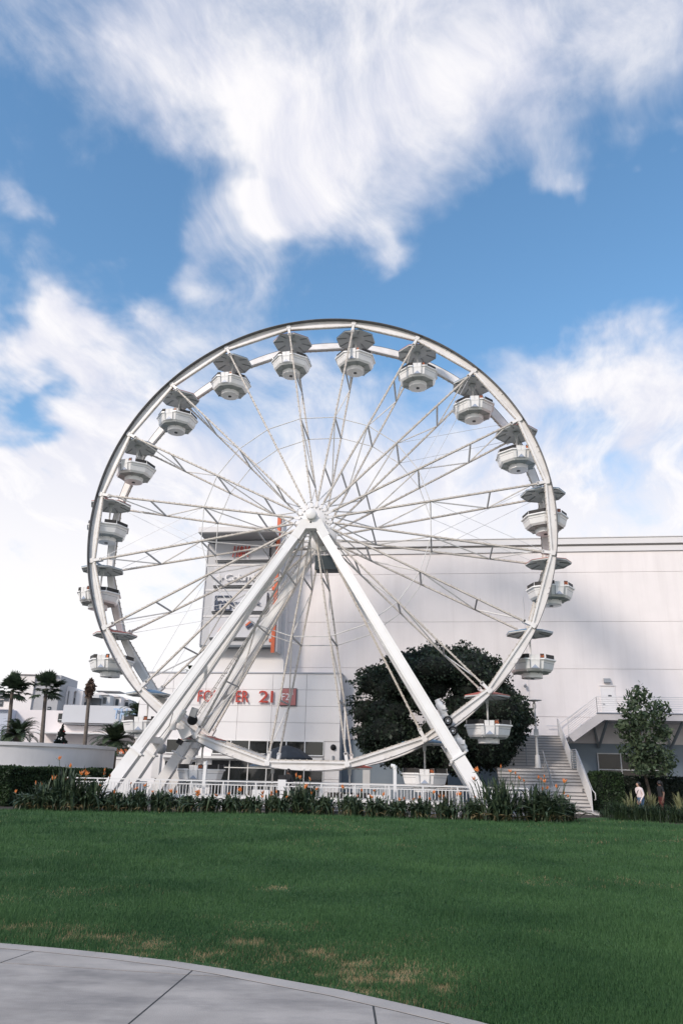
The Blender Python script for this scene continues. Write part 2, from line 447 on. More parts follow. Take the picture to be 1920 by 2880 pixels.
for k in range(20):
    a = ang(k)
    for y in (0.0, WD):
        seg = link('rim_segment', ch_m, wheel, loc=(0, y, HZ), rot=(0, -(a + h), 0))
        if y > 0: seg.scale = (1, -1, 1)          # the back rim is the front one mirrored
        link('rim_plate', pl_m, seg); link('rim_lip', lp_m, seg); link('light_strip', st_m, seg)
        link('junction_bracket', jn_m, wheel, loc=(0, y, HZ), rot=(0, -a, 0))
    s = link('spoke', spf, wheel, loc=(0, 0, HZ), rot=(0, -a, 0)); link('light_strip', sps, s)
    s = link('spoke', spb, wheel, loc=(0, 0, HZ), rot=(0, -a, 0)); link('light_strip', spbs, s)
    for m_ in stm: link('strut', m_, wheel, loc=(0, 0, HZ), rot=(0, -a, 0))
    for m_ in dgm: link('diagonal_brace', m_, wheel, loc=(0, 0, HZ), rot=(0, -a, 0))
    link('tie_rod', tie_f, wheel, loc=(0, 0, HZ), rot=(0, -a, 0))
    link('tie_rod', tie_b, wheel, loc=(0, 0, HZ), rot=(0, -a, 0))
CABLE = mat('cable_steel', (.62, .62, .63), .4, metal=.2)
def cable(k0, r0, k1, r1, front):
    y = yat(r0, front); y1 = 0.0 if front else WD
    p0 = (r0 * math.cos(ang(k0)), y, HZ + r0 * math.sin(ang(k0))); p1 = (r1 * math.cos(ang(k1)), y1, HZ + r1 * math.sin(ang(k1)))
    MB().tube([p0, p1], .013, 5).build('cable', CABLE, wheel)
for k in (3, 5, 13, 15):
    for fr in (True, False):
        cable(k, STR[1], k + 1, R - .3, fr); cable(k + 1, STR[1], k, R - .3, fr)
# hub: two flanges, drum, axle
hub = MB().lathe([(.22, -.05), (.80, -.05), (.84, 0), (.80, .05), (.22, .05)], 40, (0, HUBF, HZ), axis='y').build('hub_flange', WHITE, wheel)
bolts = MB()
for k in range(20):
    a = ang(k)
    for rr, d in ((.68, .06), (.9, .05)):
        bolts.lathe([(.035, -.05), (.035, .05)], 6, (rr * math.cos(a), HUBF - .03, HZ + rr * math.sin(a)), axis='y')
bolts.build('bolt_ring', GREY, hub)
clips = MB()
for k in range(20):
    a = ang(k); clips.bar((.74 * math.cos(a), HUBF - .07, HZ + .74 * math.sin(a)), (1.05 * math.cos(a), HUBF - .06, HZ + 1.05 * math.sin(a)), .16, .05, up=(0, 1, 0))
clips.build('spoke_clamp', WHITE, hub)
hubb = MB().lathe([(.22, -.05), (.80, -.05), (.84, 0), (.80, .05), (.22, .05)], 40, (0, HUBB, HZ), axis='y').build('hub_flange', WHITE, wheel)
MB().lathe([(.5, 0), (.5, WD + .76)], 28, (0, HUBB, HZ), axis='y').build('hub_drum', WHITE2, wheel)
wire = MB()
for i in range(7):
    a0 = ang(i * 3 + random.random()); a1 = a0 + .42; pts = []
    for q in range(6):
        t = q / 5; aa = a0 + (a1 - a0) * t; rr = .95 + .12 * math.sin(PI * t)
        pts.append((rr * math.cos(aa), HUBF - .1, HZ + rr * math.sin(aa)))
    wire.tube(pts, .012, 4)
wire.build('wiring', DARK, hub)

# ================================================================== legs
sup = site('wheel_support', 'white box-beam legs carrying the ferris wheel, splayed behind the railing', 'support frame')
VC = WD / 2
LEGM = mat('leg_paint', (.80, .785, .765), .33, noise=.03, scale=1.2, dirt=(.50, .45, .40), dirt_amt=.25, dirt_scale=(.9, .9, .9), coat=.15)
ZT, ZB, ZC = HZ - .78, .35, 2.45        # top, foot, collar
def leg(sgn, vt, vb, ladder=False, name='leg'):
    u_t, sl_ = (.62, .617) if sgn < 0 else (.50, .600)
    ut, ub = u_t * sgn, (u_t + (ZT - ZB) * sl_) * sgn
    p0, p1 = Vector((ub, vb, ZB)), Vector((ut, vt, ZT))
    t = (ZC - ZB) / (ZT - ZB); pc = p0.lerp(p1, t)
    d = (p1 - p0).normalized()
    up = Vector((0, 1, 0)); s = d.cross(up).normalized(); nrm = s.cross(d).normalized()
    lg = MB().bar(pc, p1, .50, .40, up=up, w1=.45, h1=.36).build(name, LEGM, sup)
    lo = MB().bar(p0, pc, .56, .44, up=up).build('leg_foot_section', LEGM, lg)
    MB().bar(pc - d * .04, pc + d * .04, .70, .58, up=up).build('collar', LEGM, lg)
    for q in (-1, 1):
        c = pc + s * q * .36 - nrm * .25
        MB().lathe([(.06, -.07), (.06, .07)], 8, tuple(c), axis='y').build('collar_pin', WHITE2, lg)
    foot = MB().bar(p0 - d * .12, p0 + d * .25, .40, .62, up=up).lathe([(.16, -.34), (.16, .34)], 14, tuple(p0), axis='y').box((p0.x, p0.y, .12), (.9, .9, .24))
    foot.build('foot_bracket', LEGM, lg)
    seam = MB()
    for q in (-.17, .17):
        seam.bar(pc + s * q - nrm * .205 + d * .3, p1.lerp(pc, .1) + s * q * .95 - nrm * .19, .018, .02, up=up)
    seam.build('weld_seam', WHITE2, lg)
    if ladder:
        off = -s * sgn if s.x * sgn > 0 else s * sgn
        # ladder on the outer-upper side of the leg
        off = s if (s.z > 0) else -s
        a0, a1 = p0.lerp(p1, .26) + off * .46, p0.lerp(p1, .97) + off * .42
        ld = MB()
        for q in (-.17, .17): ld.bar(a0 + nrm * q, a1 + nrm * q, .045, .045, up=up)
        n = 36
        for i in range(n):
            c = a0.lerp(a1, (i + .5) / n); ld.bar(c + nrm * -.17, c + nrm * .17, .03, .03, up=tuple(d))
            if i % 5 == 2:
                for q in (-.15, .15): ld.bar(c + nrm * q, c + nrm * q - off * .24, .035, .035, up=tuple(d))
        n2_ = 9
        for i in range(n2_):
            c = a0.lerp(a1, (i + .5) / n2_)
            ld.bar(c - nrm * .3, c + nrm * .3, .03, .03, up=tuple(d))
        ld.build('ladder', mat('ladder_steel', (.45, .43, .40), .5, noise=.2, scale=5), sup)
    return p0, p1, s, nrm, d
VA, VB_ = -3.1, -.98
for sgn in (-1, 1):
    leg(sgn, -1.0, VA)
    leg(sgn, -.92, VB_, ladder=(sgn < 0))
    leg(sgn, 2*VC + .92, 2*VC - VB_, ladder=(sgn < 0))
    leg(sgn, 2*VC + 1.0, 2*VC - VA)
    # tie plates between the splayed leg and the upright one
    for zq in (3.0, 5.4):
        t = (zq - ZB) / (ZT - ZB); u_ = ((.62 + (ZT - zq) * .617) if sgn < 0 else (.50 + (ZT - zq) * .600)) * sgn
        va = VA + (-1.0 - VA) * t
        for a, b in ((va, VB_), (2*VC - va, 2*VC - VB_)):
            if zq < 4:
                MB().bar((u_, a, zq), (u_, b, zq), .42, .30, up=(0, 0, 1)).build('tie_plate', LEGM, sup)
            else:
                MB().bar((u_, a, zq), (u_ - .8 * sgn, b, zq + 1.3), .14, .14, up=(0, 0, 1)).build('tie_strut', LEGM, sup)
# bearing heads front and back
for vq, q in ((-1.02, -1), (2*VC + 1.02, 1)):
    poly = [(-1.0, -1.05), (-.52, -.22), (.52, -.22), (1.0, -1.05), (.62, -1.3), (.28, -.74), (-.28, -.74), (-.62, -1.3)]
    poly = [(a, HZ + b) for a, b in poly]
    head = MB().prism(poly, vq - .24, vq + .24).build('bearing_head', LEGM, sup)
    MB().lathe([(.0, .44), (.285, .44), (.295, .43), (.295, -.9)] if q < 0 else [(.295, .9), (.295, -.43), (.285, -.44), (0, -.44)], 28, (0, vq, HZ + .02), axis='y').build('axle_stub', LEGM, head)
    MB().box((0, vq, HZ - .42), (.9, .30, .5)).build('bearing_saddle', LEGM, head)
    MB().lathe([(.05, -.26), (.05, .26)], 10, (-.02, vq, HZ - .40), axis='y').build('grease_port', BLACK, head)
hang = MB().bb(-.35, 1.05, WD + .1, WD + 1.0, HZ - 1.95, HZ - 1.15)
hang.build('slip_ring_box', mat('slip_ring_dark', (.05, .07, .08), .6, noise=.1), sup)

# drive units: tyre and motor pairs pressing on the rim
def drive(u, z, du, dz, v=-.45, lab=None):
    """tyre at (u,z); motor offset towards (du,dz)"""
    ty = MB().lathe([(.10, -.12), (.20, -.12), (.235, -.07), (.235, .07), (.20, .12), (.10, .12)], 24, (u, v, z), axis='y').build('drive_tyre', BLACK, sup)
    MB().lathe([(.0, .13), (.05, .15), (.07, .11), (.115, .11), (.13, .14), (.13, -.1)], 20, (u, v, z), axis='y').build('tyre_hub', WHITE, ty)
    p = Vector((u, v + .16, z)); d = Vector((du, 0, dz)).normalized()
    g = MB().bar(p - d * .15, p + d * .42, .30, .30).build('gearbox', WHITE2, sup)
    m = MB().tube([p + d * .38, p + d * .46, p + d * .92, p + d * .98], [.16, .19, .19, .15], 14)
    m.tube([p + d * .98, p + d * 1.14], [.13, .12], 12)
    m.box(tuple(p + d * .65 + Vector((.1, -.2, .05))), (.2, .14, .2))
    m.build('motor', WHITE, g)
u1_, z1_ = uz(1258.4, 2027.3, -.6); u2_, z2_ = uz(1272.6, 2055.9, -.6)
drive(u1_, z1_, -.45, .9); drive(u2_, z2_, .55, -.85)
MB().bar((u1_ - .5, -.5, z1_ + .15), (u2_ - .4, -.5, z2_ - .2), .16, .2).build('drive_bracket', WHITE2, sup)
u3_, z3_ = uz(545, 2010, -.55)
MB().lathe([(.10, -.1), (.22, -.1), (.26, -.05), (.26, .05), (.22, .1), (.10, .1)], 22, (u3_ - .22, .0, z3_ - .22), axis='y').build('drive_tyre', BLACK, sup)
fl = MB().box((0, 0, 0), (.34, .22, .42)).box((0, -.12, 0), (.28, .02, .34))
fl.build('floodlight', GREY, sup, loc=(u3_ + .05, -.7, z3_ + .1), rot=(.2, .3, .2))
u4_, z4_ = uz(506, 2062, -1.1)
MB().prism([(-.36, .20), (.24, .28), (.4, -.04), (-.08, -.28)], -.15, .15).build('guard_box', WHITE, sup, loc=(u4_, -.3, z4_))
MB().box((0, 0, 0), (.3, .26, .24)).build('lamp_head', BLACK, sup, loc=(u4_ - .2, -.4, z4_ - .38), rot=(0, .5, .3))
cb = MB()
ua, za = uz(490, 2005, -2.3); ub_, zb_ = uz(448, 2075, -2.5)
cb.tube([(ua, -2.45, za), (ua - .1, -2.5, za - .6), (ua - .45, -2.55, za - 1.1), (ub_, -2.55, zb_)], .018, 5)
cb.build('power_cable', DARK, sup)
jb = MB().tube([(ua - .1, -1.5, za - .35), (ua + .25, -1.5, za + .2)], .13, 10).box((ua - .3, -1.5, za - .6), (.3, .3, .3)).build('hydraulic_cylinder', WHITE2, sup)

# ================================================================== gondolas
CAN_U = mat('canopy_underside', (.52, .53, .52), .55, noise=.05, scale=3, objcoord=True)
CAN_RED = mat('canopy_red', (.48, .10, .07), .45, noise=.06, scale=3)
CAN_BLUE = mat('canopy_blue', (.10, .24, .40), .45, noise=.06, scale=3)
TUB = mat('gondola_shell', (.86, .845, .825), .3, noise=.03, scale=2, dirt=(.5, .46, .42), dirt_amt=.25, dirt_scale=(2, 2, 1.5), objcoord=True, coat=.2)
TUB_SHADE = mat('gondola_underside_shade', (.36, .38, .37), .5, noise=.06, scale=4, objcoord=True)  # shade of the downward face put into the colour, darker than the shell
SCREEN = mat('gondola_screen', (.045, .042, .04), .5, spec=.2, noise=.2, scale=6, objcoord=True)
PLATE = mat('number_plate', (.06, .035, .03), .4, objcoord=True)
NUMC = mat('number_orange', (.62, .15, .03), .5)
BLUEPANEL = mat('door_panel_blue', (.33, .38, .47), .4)
OCT = PI / 8
def octp(r, z, ph=OCT): return [(r * math.cos(2*PI*k/8 + ph), r * math.sin(2*PI*k/8 + ph), z) for k in range(8)]
RT, RB_ = 1.19, .96
tub = MB()
rings = [octp(RT, -1.60), octp(RT - .02, -1.64), octp(RT - .13, -2.02), octp(RB_, -2.12)]
for i in range(3):
    for k in range(8): tub.add([rings[i][k], rings[i][(k+1) % 8], rings[i+1][(k+1) % 8], rings[i+1][k]], [(3, 2, 1, 0)])
inner = [octp(RT - .10, -1.60), octp(RT - .22, -2.05)]
for k in range(8):
    tub.add([inner[0][k], inner[0][(k+1) % 8], inner[1][(k+1) % 8], inner[1][k]], [(0, 1, 2, 3)])
    tub.add([rings[0][k], rings[0][(k+1) % 8], inner[0][(k+1) % 8], inner[0][k]], [(0, 1, 2, 3)])
rimb = MB()
for k in range(8):
    if k == 5: continue
    a, b = Vector(octp(RT + .025, -1.565)[k]), Vector(octp(RT + .025, -1.565)[(k+1) % 8]); rimb.bar(a, b, .075, .07, up=(0, 0, 1))
    c, d = Vector(octp(RT - .035, -1.80)[k]), Vector(octp(RT - .035, -1.80)[(k+1) % 8])
seam = MB()
for k in range(8):
    if k == 5: continue
    c, d = Vector(octp(RT - .052, -1.74)[k]), Vector(octp(RT - .052, -1.74)[(k+1) % 8]); seam.bar(c, d, .012, .02, up=(0, 0, 1))
scr = []
for k in range(8):
    if k == 5: continue
    a0, b0 = Vector(octp(RT - .03, -1.53)[k]), Vector(octp(RT - .03, -1.53)[(k+1) % 8])
    e0 = a0.lerp(b0, .02 if k != 6 else .24); e1 = a0.lerp(b0, .98 if k != 4 else .98)
    scr.append(MB().bar(e0 + Vector((0, 0, .105)), e1 + Vector((0, 0, .105)), .02, .22, up=(0, 0, 1)))
posts = MB()
for k in range(8):
    a0 = Vector(octp(RT - .04, -1.53)[k]); posts.bar(a0, a0 + Vector((0, 0, .22)), .035, .035, up=(1, 0, 0))
und = MB(); ub0 = octp(RB_, -2.12); uc = [(.56 * math.cos(2*PI*k/8 + OCT), .56 * math.sin(2*PI*k/8 + OCT), -2.17) for k in range(8)]
for k in range(8): und.add([ub0[k], ub0[(k+1) % 8], uc[(k+1) % 8], uc[k]], [(3, 2, 1, 0)])
ribs_ = MB()
for k in range(1): ribs_.bar(Vector(ub0[k]) + Vector((0, 0, -.01)), Vector(uc[k]) + Vector((0, 0, -.02)), .05, .04, up=(0, 0, 1))
base = MB().lathe([(.55, -2.12), (.52, -2.36), (.53, -2.40), (.48, -2.41), (.0, -2.41)], 28)
boss = MB().lathe([(.10, -2.405), (.10, -2.44), (0, -2.44)], 12)
pole = MB().tube([(0, 0, -2.0), (0, 0, -.04)], .048, 10)
poleh = MB().lathe([(.055, -.5), (.09, -.42), (.09, -.2), (.2, -.12), (.2, -.08)], 14)
RC = 1.19
canu = MB(); o0, o1, o2 = octp(RC, -.17), octp(RC * .5, -.055), octp(RC * .16, -.04)
for k in range(8):
    canu.add([o0[k], o0[(k+1) % 8], o1[(k+1) % 8], o1[k]], [(3, 2, 1, 0)])
    canu.add([o1[k], o1[(k+1) % 8], o2[(k+1) % 8], o2[k]], [(3, 2, 1, 0)])
canu.add(o2, [tuple(range(8))[::-1]])
crib, cedge = MB(), MB()
crib.bar(Vector(o0[0]) * .99 + Vector((0, 0, -.012)), Vector(o1[0]) * .98 + Vector((0, 0, -.012)), .045, .05, up=(0, 0, 1))
for k in range(8):
    cedge.bar(Vector(octp(RC - .02, -.175)[k]), Vector(octp(RC - .02, -.175)[(k+1) % 8]), .04, .03, up=(0, 0, 1))
cant = MB(); t0, t1, t2 = octp(RC + .018, -.128), octp(RC + .02, -.10), octp(RC * .3, .10)
vz0, vz1 = octp(RC + .004, -.20), octp(RC + .014, -.127)
val_ = MB()
for k in range(8): val_.add([vz0[k], vz0[(k+1) % 8], vz1[(k+1) % 8], vz1[k]], [(0, 1, 2, 3)])
for k in range(8):
    cant.add([t0[k], t0[(k+1) % 8], t1[(k+1) % 8], t1[k]], [(0, 1, 2, 3)])
    cant.add([t1[k], t1[(k+1) % 8], t2[(k+1) % 8], t2[k]], [(0, 1, 2, 3)])
cant.add(t2, [tuple(range(8))])
axle = MB().tube([(0, -WD/2 + .05, .095), (0, WD/2 - .05, .095)], .055, 10).box((0, 0, .07), (.2, .3, .2))
# door sits on the octagon side k=5 (facing -y): a flush two-leaf panel with a wedge at its foot
fy = -(RT + .02) * math.cos(OCT)
door = MB()
lo_y = fy + .10
for q in (-1, 1):
    door.add([(q*.01, fy + .0, -1.36), (q*.235, fy + .0, -1.36), (q*.215, lo_y, -2.0), (q*.01, lo_y, -2.0),
              (q*.01, fy + .05, -1.36), (q*.235, fy + .05, -1.36), (q*.215, lo_y + .05, -2.0), (q*.01, lo_y + .05, -2.0)],
             [(0, 1, 2, 3), (7, 6, 5, 4), (0, 4, 5, 1), (1, 5, 6, 2), (2, 6, 7, 3), (3, 7, 4, 0)])
doorf = MB()
for q in (-1, 1): doorf.bar((q*.255, fy - .015, -1.60), (q*.235, lo_y - .02, -2.03), .022, .03)
doorf.bar((-.24, lo_y - .02, -2.03), (.24, lo_y - .02, -2.03), .022, .03, up=(0, 1, 0))
wedge = MB().prism([(-.17, -2.0), (.17, -2.0), (0, -1.83)], lo_y - .035, lo_y - .005)
cheeks = []
for q in (-1, 1):
    cheek = MB(); cheeks.append(cheek)
    cheek.add([(q*.27, fy + .01, -1.60), (q*.44, fy + .01, -1.60), (q*.40, fy + .13, -2.03), (q*.25, fy + .13, -2.03)], [(0, 1, 2, 3)])
    cheek.bar((q*.27, fy - .005, -1.565), (q*.475, fy - .005, -1.565), .07, .075, up=(0, 1, 0))
scrf = [MB().bb(-.47, -.26, fy + .02, fy + .04, -1.53, -1.315)]
plateb = MB().bb(.27, .46, fy + .015, fy + .04, -1.53, -1.315)
GM = {}
for nm, mb_, m_ in (('tub', tub, TUB), ('rim_band', rimb, TUB), ('panel_seam', seam, GREY), ('screen_post', posts, TUB), ('underside', und, TUB_SHADE), ('underside_rib', ribs_, TUB_SHADE), ('base_drum', base, TUB), ('base_boss', boss, DARK),
                    ('pole', pole, WHITE2), ('pole_head', poleh, CAN_U), ('canopy_underside', canu, CAN_U), ('canopy_valance', val_, CAN_U), ('canopy_edge', cedge, CAN_U), ('canopy_rib', crib, mat('canopy_rib', (.27, .28, .28), .5)), ('axle', axle, WHITE2),
                    ('door', door, TUB), ('door_frame', doorf, GREY), ('door_wedge', wedge, BLUEPANEL), ('door_cheek', cheeks[0], TUB), ('door_cheek_b', cheeks[1], TUB), ('number_plate', plateb, PLATE), ('screen', scrf[0], SCREEN)):
    GM[nm] = mesh_of(mb_, nm, m_)
can_red, can_blue = mesh_of(cant, 'canopy', CAN_RED), mesh_of(cant, 'canopy', CAN_BLUE)
scr_m = [mesh_of(q, 'screen_panel', SCREEN) for q in scr]
CLOCK = ['just left of the top of the wheel', 'just right of the top of the wheel', 'second to the right of the top', 'third to the right of the top', 'high on the right, fourth right of the top', 'on the right just above hub height',
         'on the right, first one against the white wall', 'on the lower right beside the white wall', 'low right in front of the dark tree', 'at the lower right beside the support leg', 'at the very bottom, right of the lowest point', 'at the very bottom, left of the lowest point',
         'low left, behind the white support legs above the railing', 'lower left, partly hidden behind the splayed legs and palms', 'on the lower left against the pale sky', 'on the left a little below hub height', 'on the left a little above hub height', 'upper left, fourth left of the top', 'upper left, third left of the top', 'second to the left of the top']
DOOR = [-.12, -.10, .0, .02, .08, .25, .30, .05, .0, 0.0, .1, -.1, -.05, .0, -.12, -.45, -.35, -.2, -.12, -.08]
for k in range(20):
    a = ang(k); num = (k + 6) % 20 + 1
    cname = 'red' if num % 2 else 'blue'
    lab = 'white gondola ' + ('numbered %d ' % num if num in (8, 13, 15, 16) else '') + 'with %s canopy, ' % cname + CLOCK[k]
    p = S((R - .14) * math.cos(a), VC, HZ + (R - .14) * math.sin(a) - .095)
    g = thing('gondola', lab, 'gondola', tuple(p), YAW + DOOR[k], 'gondolas hanging on the ferris wheel')
    tb = link('tub', GM['tub'], g)
    for nm in ('rim_band', 'panel_seam', 'screen_post'): link(nm, GM[nm], tb)
    for m_ in scr_m: link('screen_panel', m_, tb)
    link('screen_panel', GM['screen'], tb); link('door_cheek', GM['door_cheek'], tb); link('door_cheek', GM['door_cheek_b'], tb)
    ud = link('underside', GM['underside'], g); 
    for q in range(8): link('underside_rib', GM['underside_rib'], ud, rot=(0, 0, q * PI / 4))
    bd = link('base_drum', GM['base_drum'], g); link('base_boss', GM['base_boss'], bd)
    pl = link('pole', GM['pole'], g); link('pole_head', GM['pole_head'], pl)
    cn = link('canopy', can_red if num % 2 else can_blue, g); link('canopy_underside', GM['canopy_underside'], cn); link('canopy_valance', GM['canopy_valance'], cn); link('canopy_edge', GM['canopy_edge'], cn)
    for q in range(8): link('canopy_rib', GM['canopy_rib'], cn, rot=(0, 0, q * PI / 4))
    link('axle', GM['axle'], g, rot=(0, 0, -DOOR[k]))
    dr = link('door', GM['door'], g); link('door_frame', GM['door_frame'], dr); link('door_wedge', GM['door_wedge'], dr)
    np_ = link('number_plate', GM['number_plate'], g)
    for o in letters(str(num), .285 if num > 9 else .32, .445 if num > 9 else .41, -1.505, -1.375, fy + .008, .008, NUMC, np_, name='digit'): pass
# ================================================================== ground
def strips(name, pts_a, pts_b, z, m):
    V, F = [], []
    for a, b in zip(pts_a, pts_b): V += [(a[0], a[1], z), (b[0], b[1], z)]
    for i in range(len(pts_a) - 1): F.append((2*i, 2*i+1, 2*i+3, 2*i+2))
    return MB().add(V, F).build(name, m)
GROUND = mat('paving_far', (.17, .165, .16), .85, noise=.08, scale=.6, dirt=(.2, .19, .18), dirt_amt=.4, dirt_scale=(.3, .3, .3))
gr = MB().add([(-1500, -60, -.03), (1500, -60, -.03), (1500, 3000, -.03), (-1500, 3000, -.03)], [(0, 1, 2, 3)]).build('ground', GROUND); tag(gr, kind='structure')

# lawn: sheet with its far edge read from the photo
edge_px = [(-500, 2268), (-200, 2273), (0, 2277), (300, 2281), (600, 2286), (900, 2291), (1200, 2300), (1400, 2308), (1560, 2311), (1600, 2305), (1640, 2300), (1700, 2299), (1740, 2303), (1800, 2311), (1920, 2320), (2300, 2335)]
LAWN_EDGE = [onz(x, y) for x, y in edge_px]
walk_px = [(-420, 2640), (-200, 2645), (0, 2658), (180, 2674), (340, 2691), (500, 2711), (640, 2733), (800, 2763), (960, 2792), (1150, 2835), (1340, 2880), (1560, 2940), (1800, 3010), (2150, 3120)]
WALK = [onz(x, y) for x, y in walk_px]
def grass_material():
    m = bpy.data.materials.new('lawn_grass'); m.use_nodes = True; nt = m.node_tree; b = nt.nodes['Principled BSDF']
    geo = nt.nodes.new('ShaderNodeNewGeometry')
    def nz(scale, detail, sc=(1, 1, 1)):
        mp = nt.nodes.new('ShaderNodeMapping'); mp.inputs['Scale'].default_value = sc; nt.links.new(geo.outputs['Position'], mp.inputs['Vector'])
        n = nt.nodes.new('ShaderNodeTexNoise'); n.inputs['Scale'].default_value = scale; n.inputs['Detail'].default_value = detail; n.inputs['Roughness'].default_value = .62
        nt.links.new(mp.outputs[0], n.inputs['Vector']); return n.outputs['Fac']
    def mr(x, a, b_, c=0.0, d=1.0):
        r = nt.nodes.new('ShaderNodeMapRange'); nt.links.new(x, r.inputs['Value'])
        for k, v in zip(('From Min', 'From Max', 'To Min', 'To Max'), (a, b_, c, d)): r.inputs[k].default_value = v
        return r.outputs[0]
    def mix(f, a, c):
        n = nt.nodes.new('ShaderNodeMixRGB'); nt.links.new(f, n.inputs[0])
        for i, q in ((1, a), (2, c)):
            if isinstance(q, tuple): n.inputs[i].default_value = (*q, 1)
            else: nt.links.new(q, n.inputs[i])
        return n.outputs[0]
    base = mix(mr(nz(.35, 5, (1, .6, 1)), .35, .65), (.030, .080, .028), (.060, .130, .045))
    base = mix(mr(nz(26, 4), .3, .7), base, (.070, .140, .046))
    dry = mr(nz(.22, 7, (.6, 1.5, 1)), .58, .80, 0, .6)
    base = mix(dry, base, (.16, .14, .065))
    nt.links.new(base, b.inputs['Base Color'])
    b.inputs['Roughness'].default_value = .75; b.inputs['Specular IOR Level'].default_value = .15
    bp = nt.nodes.new('ShaderNodeBump'); bp.inputs['Strength'].default_value = .8; bp.inputs['Distance'].default_value = .05
    nt.links.new(nz(40, 6), bp.inputs['Height']); nt.links.new(bp.outputs[0], b.inputs['Normal'])
    return m
GRASS = grass_material()
V, F = [], []
left = [(p[0], p[1]) for p in WALK]; far = [(p[0], p[1]) for p in LAWN_EDGE]
poly = [(x, y, 0.0) for x, y in left] + [(40, WALK[-1][1], 0.0), (40, 31, 0.0)] + [(x, y, 0.0) for x, y in far[::-1]] + [(-40, 31, 0.0), (-40, WALK[0][1] + 1.5, 0.0)]
lawn = MB().add(poly, [tuple(range(len(poly)))]).build('lawn', GRASS); tag(lawn, kind='structure')
MULCH = mat('planting_soil', (.045, .035, .028), .95, noise=.35, scale=14, dirt=(.12, .10, .08), dirt_amt=.6, dirt_scale=(9, 9, 9), bump=.8, bump_scale=30)
bed = MB().add([(p[0], p[1] - .12, -.012) for p in LAWN_EDGE] + [(p[0], p[1] + 6, -.012) for p in LAWN_EDGE[::-1]], [tuple(range(2 * len(LAWN_EDGE)))]).build('planting_bed', MULCH); tag(bed, kind='structure')
pc = [S(-11.2, -3.75), S(10.6, -3.75), S(11.2, 3.2), S(11.2, 15), S(-14, 15), S(-14, 3)]
plaza = MB().prism([(p[0], p[1]) for p in pc], -.02, .12, plane='xy').build('plaza', mat('plaza_concrete', (.17, .165, .16), .8, noise=.08, scale=1.2)); tag(plaza, kind='structure')

# footpath: slabs with tooled joints and a border course along the lawn
CONC = mat('path_concrete', (.41, .365, .325), .85, noise=.22, scale=1.6, detail=13, dirt=(.15, .14, .135), dirt_amt=1.0, dirt_scale=(.8, 2.0, 1.1), bump=.25, bump_scale=120)
CONC2 = mat('path_border_concrete', (.43, .385, .345), .82, noise=.10, scale=2.0, detail=9, dirt=(.27, .25, .24), dirt_amt=.4, dirt_scale=(2.1, 2.1, 2.1), bump=.25, bump_scale=120)
path = MB().add([(p[0], p[1] - .01, .0155) for p in WALK] + [(WALK[-1][0], -8, .0155), (-30, -8, .0155), (-30, WALK[0][1], .0155)], [tuple(range(len(WALK) + 3))]).build('footpath', mat('joint_dirt', (.05, .05, .048), .95)); tag(path, kind='structure')
# border course
from_w = [np.array([p[0], p[1]]) for p in WALK]
def inset(pts, d):
    out = []
    for i, p in enumerate(pts):
        t = pts[min(i+1, len(pts)-1)] - pts[max(i-1, 0)]; t = t / np.linalg.norm(t); nn = np.array([t[1], -t[0]]); out.append(p + nn * d)
    return out
bo = inset(from_w, .17); bo2 = inset(from_w, .192)
for i in range(len(from_w) - 1):
    MB().prism([tuple(from_w[i]), tuple(from_w[i+1]), tuple(bo[i+1]), tuple(bo[i])], -.015, .018, plane='xy').build('border_stone', CONC2, path)
# slabs: cut by the joints seen in the photo
def pxy(x, y): p = onz(x, y); return np.array([p[0], p[1]])
J1a, J1b = pxy(545, 2733), pxy(372, 2880)          # long joint
J2a, J2b = pxy(100, 2680), pxy(5, 2713)            # joint at upper left
J3a, J3b = pxy(1048, 2830), pxy(1056, 2880)        # joint at the right
def along(a, b, t): return a + (b - a) * t
slabs = []
g_ = .008
def cut(poly, a, b, keep):
    """keep the part of a convex-ish polygon on one side of line a-b"""
    d = b - a; nn = np.array([-d[1], d[0]]) / np.linalg.norm(d) * keep
    out = []
    for i in range(len(poly)):
        p, q = poly[i], poly[(i+1) % len(poly)]
        sp, sq = (p - a) @ nn - g_, (q - a) @ nn - g_
        if sp >= 0: out.append(p)
        if sp * sq < 0: out.append(p + (q - p) * (sp / (sp - sq)))
    return out
whole = [np.array(p) for p in bo2] + [np.array([bo2[-1][0], -6.]), np.array([-20., -6.]), np.array([-20., bo2[0][1]])]
L4a, L4b = pxy(10, 2715), pxy(700, 2759)           # joint running along the path
lines = [(J2a, J2b), (J1a, J1b), (J3a, J3b)]
def seg_polys():
    polys = [whole]
    for a, b in lines:
        nxt = []
        for p in polys:
            for k in (1, -1):
                c = cut(p, a, b, k)
                if len(c) > 2: nxt.append(c)
        polys = nxt
    out = []
    for p in polys:
        for k in (1, -1):
            c = cut(p, L4a, L4b, k)
            if len(c) > 2: out.append(c)
    return out
for p in seg_polys():
    MB().prism([tuple(q) for q in p], -.015, .018, plane='xy').build('path_slab', CONC, path)

